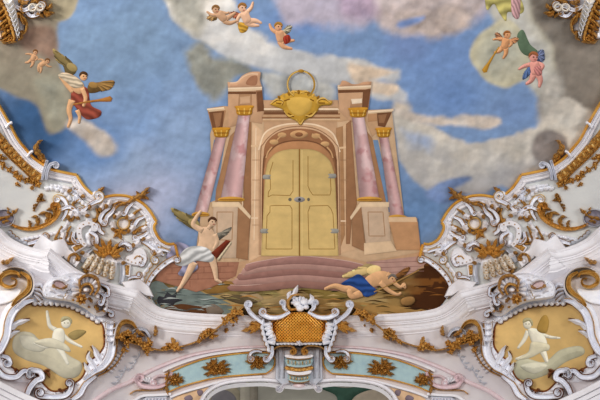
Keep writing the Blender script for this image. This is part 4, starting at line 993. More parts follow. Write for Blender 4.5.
    T = thing('corner_scroll', 160, 268, f'gold spotted white scroll framing the {S} lower fresco corner', 'scroll', 'fresco corner scrolls')
    edged(T, [(176, 258), (168, 262), (158, 270), (150, 280), (147, 290), (152, 298)], [1.6, 2.4, 2.6, 2.4, 2, 1.4], v0=(2, 1), h=.34, edge='oldgold', side=1)
    for (x, y) in ((165, 263.5), (158.5, 269), (153, 275), (149.5, 281.5)):
        m = MB(); m.blob(x, y, 1.2, 1.2, .36); m.build('bead', M['oldgold'], T)
    edged(T, [(164, 255), (158, 253), (153, 258)], [1.3, 1.5, 1.3, .8], v1=(3.2, -1), h=.3, edge='palegold')
    edged(T, [(170, 252), (164, 250), (158, 249)], [1.3, 1.5, 1.3, .8], v1=(2.4, 1), h=.3, edge='palegold')
    rocaille(T, [(150, 262), (146, 268), (142, 274), (140, 282)], 4.2, .24, edge='palegold', out=-1)
    tips = [(108, 203, 2.2, 'under the gold leaf spray'), (101, 206, 2.0, 'under the white knob'), (92, 204, 2.4, 'left of the knob'), (117, 214, 2.5, 'above the ring'), (130, 216, 2.9, 'right of the ring'), (112, 226, 1.4, 'left of the ring foot'), (131, 228, 2.4, 'below the ring'), (143, 228, 2.8, 'along the outer moulding'), (147, 238, 3.0, 'at the bend of the moulding'), (136, 243, 2.6, 'above the beaded bracket'), (76, 215, 1.2, 'above the toothed scroll'), (70, 214, 2.2, 'beside the closing scroll'), (84, 214, .6, 'inside the upper bend'), (62, 236, 2.0, 'on the block edge'), (120, 262, .4, 'right of the vase'), (86, 254, 3.6, 'left of the palm leaves'), (66, 190, .4, 'beneath the border straps'), (80, 194, .8, 'beneath the border point'), (158, 252, 2.8, 'at the fillet end')]
    for (x, y, a, where) in tips:
        T = thing('tipped_leaf', x, y, f'little white leaf with gold tip on the {S} cove, {WH(where)}', 'ornament', 'little gold tipped leaves')
        c_, s_ = math.cos(a), math.sin(a)
        m = MB(); m.leaf([(x - c_ * 4.5, y - s_ * 4.5), (x + s_ * 1.4, y - c_ * 1.4), (x + c_ * 5, y + s_ * 5)], 2.9, .36, .05, 2, depth=.25); m.build('leaf', M['white'], T)
        m = MB(); m.leaf([(x + c_ * 1.5, y + s_ * 1.5), (x + c_ * 3.4 + s_ * .5, y + s_ * 3.4 - c_ * .5), (x + c_ * 5.8 + s_ * 2.4, y + s_ * 5.8 - c_ * 2.4)], 1.7, .34, .2, 1, depth=.2); m.build('tip', M['oldgold'], T)
    T = thing('shell_festoon', 84, 204, f'frilled white shell rim following the {S} border moulding', 'ornament', 'frilled shell rims')
    rocaille(T, [(50, 184), (60, 185), (68, 188), (75, 192), (80, 198), (86, 203), (93, 207)], 4.4, .3, out=1, edge='palegold', n=12)
    rocaille(T, [(146, 214), (150, 222), (148, 230), (150, 238), (156, 246), (164, 250)], 4.0, .28, out=1, edge='palegold', n=10)
    T = thing('niche_arch', 119, 268, f'grey stucco arch hooding the {S} palm vase', 'ornament', 'grey vase hoods')
    m = MB(); m.ribbon(cr([(121, 284), (123, 272), (121, 261), (114, 254)]), [2.6, 3, 2.6, 1.4], .3, 0, 'channel'); m.build('hood', M['grey'], T)
    m = MB(); m.ribbon(cr([(82, 262), (86, 254), (92, 249)]), [2.6, 3, 1.6], .3, 0, 'channel'); m.build('hood', M['grey'], T)
    # leafy sprays of white stucco between the scrolls
    for (x, y, a), w_ in (((140, 238, 2.6), 'near the fillet bend'), ((128, 243, 2.9), 'beside the palm leaves'), ((88, 218, 1.2), 'above the toothed scroll'), ((74, 196, .8), 'under the border corner')):
        T = thing('feather_spray', x, y, f'feathery white stucco spray on the {S} cove, {WH(w_)}', 'ornament', 'white feather sprays')
        for k in range(5):
            b = a + (k - 2) * .38; l = 7 - abs(k - 2)
            m = MB(); m.leaf([(x, y), (x + math.cos(b) * l * .6, y + math.sin(b) * l * .6), (x + math.cos(b + .2) * l * 1.2, y + math.sin(b + .2) * l * 1.2)], 1.3, .22, .04, 3); m.build('leaf', M['frame'], T)
    for pts, v, where in (([(118, 246), (124, 243), (130, 246)], (2.4, 1), 'over the palm leaves'), ([(90, 232), (96, 236), (97, 242)], (2.2, 1), 'inside the toothed scroll'), ([(140, 254), (145, 258), (143, 264)], (2, 1), 'at the beaded bracket'), ([(74, 232), (73, 239), (77, 243)], (2, -1), 'over the gold tablet'), ([(104, 234), (100, 231), (98, 226)], (2.2, -1), 'between ring and toothed scroll'), ([(60, 210), (69, 207), (76, 211)], (2.2, 1), 'beside the closing scroll'), ([(28, 244), (38, 241), (46, 238)], (2, -1), 'under the big gold scroll')):
        T = thing('curled_scroll', pts[0][0], pts[0][1], f'short white C curl with gold rim on the {S} cove, {WH(where)}', 'scroll', 'short white curls')
        edged(T, pts, [1.6, 2.2, 1.8, 1.1], v1=v, h=.36, edge='oldgold', ew=.9)
    # blocks standing on the cornice
    for o, w_ in (([(32, 248), (42, 234), (52, 241), (64, 238), (72, 254), (60, 258), (50, 250), (42, 252)], 'below the big gold scroll'), ([(121, 282), (140, 279), (149, 286), (154, 297), (146, 296), (138, 291), (125, 288)], 'at the fresco corner'), ([(62, 252), (66, 247), (74, 252), (80, 262), (76, 268), (64, 258)], 'beside the spiral boss')):
        T = thing('cornice_block', o[0][0], o[0][1], f'plain pale stucco block on the {S} cornice, {w_}', 'block', 'cornice blocks', lift=.2)
        m = MB(); m.plate(lin_path(o + [o[0]], 3)[:-1], .55, bevel=.8, res=4, top=lambda p: .5 + .1 * np.sin(p[:, 0] * .25)); m.build('block', M['white'], T)
    T = thing('gilt_volute', 72, 257, f'curved gold capped volute on the {S} cornice by the vase', 'scroll', 'cornice volutes', lift=.3)
    gsc(T, [(68, 262), (70, 256), (75, 254), (79, 257)], [1.4, 1.6, 1.4, 1], v1=(2.2, 1), h=.3, base=.4, mat='oldgold'); m = MB(); m.blob(74, 261, 4, 5, .6); m.build('body', M['white'], T)

def upper_corner():
    S = side_word()
    T = thing('corner_cartouche', 12, 15, f'white shell with gold scrolls hanging at the upper {S} corner', 'ornament', 'upper corner shells')
    m = MB(); m.ribbon(cr([(-2, -20), (6, -4), (12, 10), (16, 24), (18.5, 38)]), [6, 5.5, 4.4, 3.2, 1.2], .4, .05, 'channel'); m.build('shell_tongue', M['ivory'], T)
    for i in range(8):
        t = i / 7; x, y = 8 + 10 * t, 2 + 32 * t; w = 4.6 - 2.8 * t
        m = MB(); m.ribbon(cr([(x - w, y - 1), (x, y + 1.8), (x + w, y - 2)]), .6, .52, .03); m.build('rib', M['frame'], T)
    gsc(T, [(-6, -6), (3, 6), (8, 18), (12, 30), (14, 38)], [2.6, 2.6, 2.3, 2, 1], v1=(3.4, 1), mat='gold', h=.4)
    gsc(T, [(20, 14), (26, 22), (25.5, 31), (20, 36)], [1, 1.8, 1.8, 1], v0=(2.4, -1), mat='gold', h=.35)
    edged(T, [(15, 6), (24, 10), (34, 6), (40, 8)], [2, 2.4, 2.2, 1.6], v1=(3.2, -1), h=.4, edge='gold')
    for (x, y, r) in ((32.5, 7.5, 3.6), (40, 7.5, 3.4)):
        m = MB(); m.ribbon(ell(x, y, r, r * .95, 0, 24), 1.6, .42, .03, closed=True); m.build('ring', M['ivory'], T)
        m = MB(); m.blob(x, y, r * .6, r * .6, .1); m.build('hollow', M['dark'], T)  # dark dot paints the shade inside the ring
    edged(T, [(26, 12), (31, 16), (37, 15)], [1.6, 2.0, 1.4, 1], v1=(2.4, -1), h=.36, edge='oldgold')
    for p, w in (([(43, 11), (48, 13), (55, 13)], 2.2), ([(44, 14), (48, 15.5), (51, 15)], 1.8), ([(18, 0), (24, 3), (29, 1)], 2.4), ([(30, 3), (36, 1), (44, -2)], 2.2), ([(6, 20), (3, 26), (6, 33)], 2.0), ([(4, 36), (9, 41), (17, 42)], 2.2), ([(22, 5), (21, 10), (24, 14)], 2)):
        m = MB(); m.leaf(p, w, .3, .1, 3, rise=.1); m.build('leaf', M['oldgold'], T)
    for i in range(9):
        t = i / 8; x, y = -2 + 9 * t, -4 + 42 * t
        m = MB(); m.leaf([(x + 4, y - 3), (x, y), (x - 5, y + 3 + (i % 2) * 2)], 2.3, .34, .1, 2); m.build('leaf', M['gold' if i % 2 else 'oldgold'], T)
    for p, w in (([(20, 12), (22, 20), (26, 26)], 2.0), ([(22, 30), (21, 37), (18, 41)], 2.2), ([(24, -2), (30, -4), (40, -8)], 2.6), ([(36, 13), (41, 15), (44, 18)], 1.7), ([(12, 40), (6, 42), (0, 40)], 2.4), ([(46, 9), (50, 7), (52, 3)], 2.0)):
        m = MB(); m.leaf(p, w, .34, .1, 2); m.build('leaf', M['oldgold'], T)
    m = MB(); m.plate(cr([(-6, -12), (14, -12), (40, -10), (44, 4), (38, 14), (26, 16), (24, 30), (18, 40), (8, 40), (-4, 30)], 2, True), .08, bevel=1); m.build('back_plate', M['grey'], T)
    rocaille(T, [(-3, 20), (0, 30), (3, 38)], 5, .3, mat='frame', edge='oldgold', out=1)

def painted_cartouche():
    S = side_word()
    T = thing('painted_cartouche', 55, 345, f'ochre painted cartouche with rocaille frame below the {S} cornice', 'cartouche', 'painted cartouches')
    OUT = cr([(33, 303), (44, 304), (57, 305), (68, 306), (79, 311), (92, 318), (102, 324), (104, 335), (104, 346), (98, 355), (89, 362), (83, 376), (75, 383), (66, 389), (52, 391), (40, 380), (34, 372), (20, 371), (8, 364), (4, 352), (8, 335), (12, 318), (20, 308)], 1.5, True)
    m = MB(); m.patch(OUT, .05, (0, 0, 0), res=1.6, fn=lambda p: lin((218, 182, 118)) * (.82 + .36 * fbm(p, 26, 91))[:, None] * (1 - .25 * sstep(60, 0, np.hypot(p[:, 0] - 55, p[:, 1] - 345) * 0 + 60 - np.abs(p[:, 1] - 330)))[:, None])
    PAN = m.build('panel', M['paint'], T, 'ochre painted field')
    PAN_p = m
    GR = (196, 192, 168); GD = (150, 140, 104)
    lw = [0.055]
    def q(mb, o, col, sh=.45, w=2.4): lw[0] += .0008; mb.patch(np.asarray(o, float), lw[0], col, sh, w, edge=.3, res=.9, vary=.2)
    if not MIR:
        m = MB(); q(m, cr([(13, 340), (20, 332), (32, 333), (40, 340), (56, 346), (70, 356), (82, 364), (78, 376), (64, 378), (44, 366), (26, 360), (14, 352)], 2, True), (196, 190, 166), .45, 7); q(m, cr([(20, 336), (34, 337), (46, 346), (40, 352), (24, 348)], 2, True), (212, 208, 188), .4, 5); m.build('painted_cloud', M['paint'], PAN)
        m = MB()
        for o in (limb([(56, 330), (50, 326), (48, 318), (47, 311)], [2.4, 2.1, 1.7, 1.3]), limb([(62, 334), (70, 341), (82, 347)], [2.2, 1.8, 1.1]), limb([(56, 344), (62, 352), (68, 364)], [3.4, 2.6, 1.5]), limb([(54, 344), (44, 346), (34, 343)], [3.2, 2.4, 1.4]), cr([(55, 329), (63, 329), (65, 338), (62, 346), (53, 346), (52, 337)], 1.2, True), ell(66, 323, 5, 5.4)): q(m, o, (236, 232, 214))
        q(m, ell(68, 323, .8, .5), GD, 0); q(m, ell(64.5, 323, .8, .5), GD, 0)
        o = m.build('painted_cherub', M['paint'], PAN, 'grisaille cherub with raised arm riding a cloud')
        m = MB(); q(m, cr([(61, 322), (62, 317), (68, 316.5), (72, 320), (71, 324), (68, 319.5)], 1, True), (186, 178, 140)); m.build('hair', M['paint'], o)
        m = MB(); q(m, cr([(68, 335), (76, 330), (86, 331), (82, 336), (74, 340)], 1.2, True), (160, 140, 90)); m.build('wing', M['paint'], o)
        m = MB(); q(m, cr([(34, 342), (48, 338), (58, 340), (68, 346), (70, 352), (58, 349), (46, 347)], 1.2, True), (216, 210, 186)); m.build('drapery', M['paint'], o)
    else:
        # the grisaille on the other side: a standing winged figure (mirrored coordinates)
        X = lambda pts: [(2 * AXIS - x, y) for x, y in pts]
        m = MB(); q(m, cr(X([(512, 366), (524, 358), (544, 362), (560, 350), (580, 346), (584, 354), (566, 362), (548, 374), (528, 380), (514, 376)]), 2, True), (188, 184, 156), .45, 6); q(m, cr(X([(520, 366), (536, 362), (548, 366), (534, 374)]), 2, True), (210, 206, 182), .4, 5); m.build('painted_cloud', M['paint'], PAN)
        m = MB()
        for o in (limb(X([(528, 331), (524, 340), (518, 348)]), [2.4, 2, 1.2]), limb(X([(540, 334), (550, 337), (560, 338)]), [2.2, 1.6, 1]), limb(X([(540, 346), (544, 354), (547, 362)]), [4, 3, 1.8]), limb(X([(536, 348), (528, 355), (516, 359)]), [3, 2.2, 1.2]), cr(X([(528, 329), (537, 329), (545, 337), (547, 346), (540, 352), (534, 346), (530, 338)]), 1.2, True), ell(*X([(527.5, 324)])[0], 4.4, 5)): q(m, o, (236, 230, 208))
        q(m, ell(*X([(526, 324)])[0], .7, .5), GD, 0); q(m, ell(*X([(529, 324)])[0], .7, .5), GD, 0)
        o = m.build('painted_figure', M['paint'], PAN, 'grisaille winged youth standing on a cloud')
        m = MB(); q(m, cr(X([(523, 323), (524, 318.5), (530, 318), (533, 322), (532, 326), (529, 321)]), 1, True), (190, 180, 138)); m.build('hair', M['paint'], o)
        m = MB(); q(m, cr(X([(537, 330), (541, 318), (546, 315), (549, 322), (546, 333)]), 1.2, True), (178, 142, 72)); m.build('wing', M['paint'], o)
        m = MB(); q(m, cr(X([(532, 342), (528, 352), (516, 360), (530, 358), (542, 352), (549, 350), (548, 344)]), 1.2, True), (216, 208, 178)); m.build('drapery', M['paint'], o)
    # dark gilt rim around the field
    m = MB(); m.ribbon(OUT, 1.1, .12, .02, closed=True); m.build('inner_rim', M['rustgold'], T)
    m = MB(); m.ribbon(offset_path(OUT, 5.0 if area(OUT) < 0 else -5.0), 6.0, .18, 0, 'low', closed=True); m.build('frame_bed', M['frame'], T)
    for k, i_ in enumerate(range(0, len(OUT), 5)):
        nn_ = normals(OUT, True)[i_] * (1 if area(OUT) < 0 else -1); q_ = OUT[i_] + nn_ * 2.2
        if q_[1] > 306: m = MB(); m.blob(q_[0], q_[1], 1.7, 1.2, .34, math.atan2(nn_[1], nn_[0])); m.build('frame_lobe', M['white'], T)
    # side members
    edged(T, [(34, 300), (24, 303), (14, 311), (9, 322), (7, 335), (3, 345), (-2, 352), (-10, 356)], [1.5, 3.4, 4.2, 4.2, 4.0, 4.0, 3], h=.5, edge='gold', side=1, ew=.8)
    edged(T, [(110, 321), (109.5, 334), (112, 344), (110, 356), (103, 366), (94, 372), (84, 380)], [4.2, 4.4, 4.6, 4.6, 3.8, 2.6, 1.6], h=.5, edge='gold', side=-1, ew=1.0)
    for y in (322, 328, 334, 340):
        m = MB(); m.ribbon(cr([(105, y), (110, y + 1.6), (115.5, y)]), .8, .66, 0); m.build('rib', M['white'], T)
    # gilt arch at the outer shoulder and white band under it
    gsc(T, [(116, 345), (117, 334), (119, 326), (125, 321.5), (132, 323), (137, 329)], [1.6, 2.2, 2.6, 2.6, 2.2, 1.2], h=.6, mat='palegold', prof='channel', name='shoulder_scroll')
    gsc(T, [(113.5, 346), (115, 334), (117, 326), (121, 320.5)], [1, 1.4, 1.2, .6], h=.7, mat='white', name='shoulder_band')
    # flames inside the field
    for p, w in (([(103, 366), (98, 357), (95, 350), (92, 345)], 2.6), ([(97, 371), (91, 362), (88, 357), (90, 351)], 2.4), ([(92, 376), (87, 369), (84, 362)], 2.0), ([(10, 330), (16, 324), (24, 321), (30, 320)], 2.6), ([(8, 338), (14, 333), (20, 331)], 2.0)):
        m = MB(); m.leaf(p, w, .3, .1, 2, depth=.2); o = m.build('flame', M['frame'], T)
        m = MB(); m.ribbon(offset_path(cr(p), -w * .75), .5, .22, foot=-.03); m.build('gilt_edge', M['rustgold'], o)
    # outer ribs below the shoulder
    for i in range(7):
        u = i / 6; x, y = 123 - 14 * u, 350 + 20 * u
        m = MB(); m.leaf([(x - 2, y - 2), (x + 1.5, y), (x + 4, y + 3)], 1.5, .22, .05, 1, depth=.1); m.build('rib', M['frame'], T)
    gsc(T, [(124, 346), (122, 354), (116, 364), (108, 371), (98, 376)], [1, 1.2, 1.2, .8], h=.3, mat='oldgold', name='gilt_edge')
    # crest: shells, wreath and flower breaking through the cornice
    CB = 1.75
    rocaille(T, [(32, 301), (44, 301), (56, 301.5), (68, 303), (80, 308), (92, 315), (101, 321)], 5.2, .4, edge='rustgold', out=1, n=13)
    m = MB(); m.plate(cr([(44, 297), (43, 287), (50, 279), (60, 276), (70, 273), (82, 274), (92, 281), (101, 291), (107, 303), (106, 314), (96, 316), (84, 308), (70, 302), (56, 300)], 1.5, True), 1.7, bevel=2, res=3, top=lambda p:   .45 + 1.05 * sstep(318, 296, p[:, 1])); CR_ = m.build('crest', M['frame'], T)
    m = MB(); m.shell(86, 290, 14, 150, 400, 11, .5, 1.4); m.build('shell', M['frame'], CR_)
    m = MB(); m.ribbon(cr([(80, 288), (80, 280), (87, 275.5), (96, 278), (99, 287), (95, 295)]), [1.2, 1.6, 1.9, 1.6, 1.2], .4, CB); m.build('wreath', M['oldgold'], CR_)
    m = MB(); m.ribbon(cr([(80, 292), (82, 286), (89, 284), (93, 289), (90, 295)]), [1.2, 1.6, 1.6, 1], .35, CB); m.build('wreath', M['gold'], CR_)
    m = MB(); m.blob(86, 290, 3.5, 2.5, .4, 0, CB); m.build('shell_lobe', M['white'], CR_)
    m = MB(); m.flower(81.5, 299, 6.2, .5, 7, 1.9); m.build('rosette', M['gold'], CR_)
    for (x, y) in ((75, 289), (89, 307), (104, 311), (73, 300), (98, 303), (100, 297)):
        m = MB(); m.blob(x, y, 1.6, 1.3, .3, .4, 1.35); m.build('bead', M['oldgold'], CR_)
    m = MB(); m.ribbon(ell(60, 285, 8, 4.6, .35, 34), 1.5, .5, 1.4, closed=True); m.build('eyelet', M['frame'], CR_)
    m = MB(); m.plate(ell(60, 285, 6.4, 3.4, .35, 24), 0.15, 1.5, bevel=.5); m.build('mirror', M['pink'], CR_)
    for p in ([(52, 284), (56, 288), (62, 289)], [(62, 289), (66, 287), (68, 284)]):
        m = MB(); m.leaf(p, 1.5, .3, 1.65, 2); m.build('leaf', M['oldgold'], CR_)
    rocaille(CR_, [(56, 299), (46, 297), (44, 288), (51, 281), (61, 277), (71, 274)], 4.2, .45, 1.15, edge='oldgold', out=1, n=10)
    rocaille(CR_, [(88, 276), (96, 281), (103, 289), (108, 300), (107, 312)], 4.2, .45, 1.15, edge='oldgold', out=1, n=9)
    rocaille(CR_, [(66, 300), (70, 292), (70, 284)], 3.4, .4, 1.35, mat='white', edge='palegold', out=-1, n=5)
    for (x, y, a) in ((52, 292, .3), (60, 296, .2), (68, 281, -.4), (90, 300, .8), (96, 308, .9)):
        m = MB(); m.leaf([(x - 3 * math.cos(a), y - 3 * math.sin(a)), (x, y - 1), (x + 4 * math.cos(a), y + 4 * math.sin(a))], 1.8, .3, 1.35, 2); m.build('leaf', M['white' if x < 90 else 'oldgold'], CR_)
    edged(CR_, [(97, 291), (104, 296), (103, 303)], [1, 1.6, 1.2, .8], v1=(2.6, 1), h=.4, base=1.35, edge='oldgold')
    edged(CR_, [(101, 284), (108, 288), (109, 294)], [1, 1.4, 1.1, .7], v1=(2.2, 1), h=.4, base=1.4, edge='oldgold')
    edged(CR_, [(96, 311), (104, 309), (112, 312)], [1.2, 1.6, 1.3, .8], v1=(2.4, 1), h=.35, base=.7, edge='oldgold')
    # bottom scrolls
    edged(T, [(-6, 366), (4, 376), (16, 377), (24, 371), (30, 373)], [2, 3, 3, 2.4, 1.6], v0=(3.4, -1), v1=(2.4, 1), h=.45, edge='rustgold', side=-1)
    edged(T, [(26, 398), (30, 388), (36, 381), (42, 378), (40, 372), (32, 370)], [2.4, 3, 3.2, 2.8, 2.2, 1.5], v1=(3.4, -1), h=.5, edge='rustgold', side=-1)
    edged(T, [(40, 396), (52, 397), (64, 396), (70, 391), (72, 384)], [2, 2.8, 3, 2.4, 1.6], v0=(3.2, 1), v1=(2.8, -1), h=.45, edge='rustgold', side=1)
    edged(T, [(72, 400), (80, 394), (86, 384), (96, 376)], [2, 3, 2.6, 1.6], h=.4, edge='gold', side=-1)
    edged(T, [(2, 356), (8, 358), (10, 362)], [2, 2.6, 2, 1.2], v1=(3, 1), h=.4, edge='rustgold', side=1)
    for p in ([(44, 370), (48, 373), (50, 378)], [(46, 370), (50, 369)], [(58, 389), (62, 391), (66, 389)], [(36, 388), (40, 392)], [(14, 371), (17, 368)]):
        m = MB(); m.leaf([p[0], *p[1:]] if len(p) > 2 else [p[0], ((p[0][0] + p[1][0]) / 2, (p[0][1] + p[1][1]) / 2 + .8), p[1]], 1.7, .25, .2, 2); m.build('leaf', M['rustgold'], T)
    # upper gilt volute
    T = thing('gilt_volute', 14, 282, f'large gold spiral volute above the {S} ochre cartouche', 'scroll', 'large gilt volutes')
    gsc(T, [(12, 306), (17, 299), (25, 293), (29.5, 286), (28, 277), (20, 272)], [1.6, 2.4, 2.8, 2.8, 2.4, 1.5], v1=None, h=.5, mat='palegold', prof='channel')
    gsc(T, [(20, 277), (17, 273), (8, 272.5), (1, 277), (1, 283), (8, 287), (15, 285), (16, 280), (11, 278)], [1.2, 2.2, 2.8, 2.8, 2.4, 2.2, 1.8, 1.2, .8], h=.5, mat='palegold', prof='channel')
    gsc(T, [(16, 308), (22, 301), (31, 294), (34, 285), (32, 276), (24, 269), (12, 267), (2, 271)], [1, 1.3, 1.4, 1.3, 1.2, 1], h=.6, mat='white', name='scroll_band')
    m = MB(); m.plate(cr([(-8, 290), (6, 290), (20, 288), (20, 294), (10, 302), (-8, 304)], 2, True), .2, bevel=1); m.build('ground_plate', M['frame'], T)
    m = MB(); m.leaf([(1, 262), (7, 262), (14, 257)], 2.2, .25, .9, 3); m.build('leaf', M['oldgold'], T)
    for i in range(4):
        m = MB(); m.leaf([(34, 286 + i * 4.5 - 1.5 * i), (40, 285 + i * 5), (43, 290 + i * 4)], 2.0, .35, .1, 1, depth=.15); o = m.build('rib', M['frame'], T)
        m = MB(); m.ribbon(cr([(35, 288 + i * 3), (40, 288 + i * 5), (43, 292 + i * 4)]), .5, .36); m.build('gilt_edge', M['oldgold'], o)
    T = thing('plinth_moulding', 25, 388, f'plain white ledge crossing the lower {S} corner under the cartouche', 'moulding', 'lower corner ledges')
    p = cr([(-40, 361), (-8, 375), (20, 389), (40, 398), (70, 412)])
    for o_, w, h in ((5, 3.4, .7), (11, 3, .55), (17, 3.4, .45)):
        m = MB(); m.ribbon(offset_path(p, o_), w, h, 0, 'flat'); m.build('moulding_band', M['white'], T)

def lower_garland():
    S = side_word()
    T = thing('flower_garland', 170, 345, f'gold flower festoon under the cornice, {S} of the lattice cartouche', 'garland', 'gold festoons')
    B_ = .45
    gsc(T, [(120, 340), (140, 345), (160, 350), (176, 347.5), (190, 344), (206, 337), (220, 326), (232, 317), (243, 307)], .95, mat='oldgold', name='stem', base=[.5, .45, .45, .45, .5, .6, 1.2, 1.8, 2.0])
    flower_run(T, [(122, 337, 3.6), (128, 333, 3.4), (127, 342, 3.4), (133, 338, 3.6), (139, 341, 3.6), (145, 346, 4.2), (150, 343, 3), (124, 350, 2.6), (147, 352, 2.4), (166, 348, 2.6), (170, 345, 2.4), (175, 346, 4.6), (179, 349, 2), (199, 341, 2.2), (203, 337, 2.6), (206, 333, 3.6), (212, 336, 3), (209, 330, 2.4), (213, 331, 2.4), (225, 322, 2.8), (229, 318, 4), (234, 313, 3.6), (240, 312, 3), (236, 319, 2.2)], None, seed=11 if not MIR else 23, base0=lambda x, y: float(np.interp(y, [312, 322, 334, 345], [1.9, 1.5, .7, .45])), leaves=1)
    for p in ([(136, 330), (140, 333), (145, 336)], [(155, 336), (156, 330), (155, 325)], [(226, 328), (225, 333)], [(232, 321), (233, 327)]):
        m = MB(); m.leaf([p[0], *p[1:]] if len(p) > 2 else [p[0], ((p[0][0] + p[1][0]) / 2 + .8, (p[0][1] + p[1][1]) / 2), p[1]], 2.0, .2, B_, 3); m.build('leaf', M['oldgold'], T)
    T = thing('hook_scroll', 142, 332, f'white hooked scroll at the outer end of the {S} festoon', 'scroll', 'white hook scrolls')
    edged(T, [(150, 337), (146, 331), (140, 329), (134, 332)], [1.2, 1.8, 1.8, 1.2], v1=(2.6, -1), h=.5, edge='grey')
    # grey stucco sprig on the wall
    for (x, y), w_ in (((138, 360), 'under the festoon'), ((124, 374), 'beside the cartouche')):
        T = thing('stucco_sprig', x, y, f'pale grey leafy sprig in low relief {w_}, {S} wall', 'ornament', 'low relief sprigs')
        gsc(T, [(x + 2, y - 9), (x, y - 2), (x - 5, y + 6), (x - 10, y + 11)], .5, mat='grey', h=.06, name='stem')
        for k in range(6):
            a = 2.0 + (k % 2) * 1.7 - .9; bx, by = x + 1 - k * 1.9, y - 7 + k * 3.1
            m = MB(); m.leaf([(bx, by), (bx + math.cos(a) * 2.4, by + math.sin(a) * 2.0), (bx + math.cos(a + .3) * 4.6, by + math.sin(a + .3) * 3.4)], 1.1, .08, .01, 2); m.build('leaf', M['grey'], T)

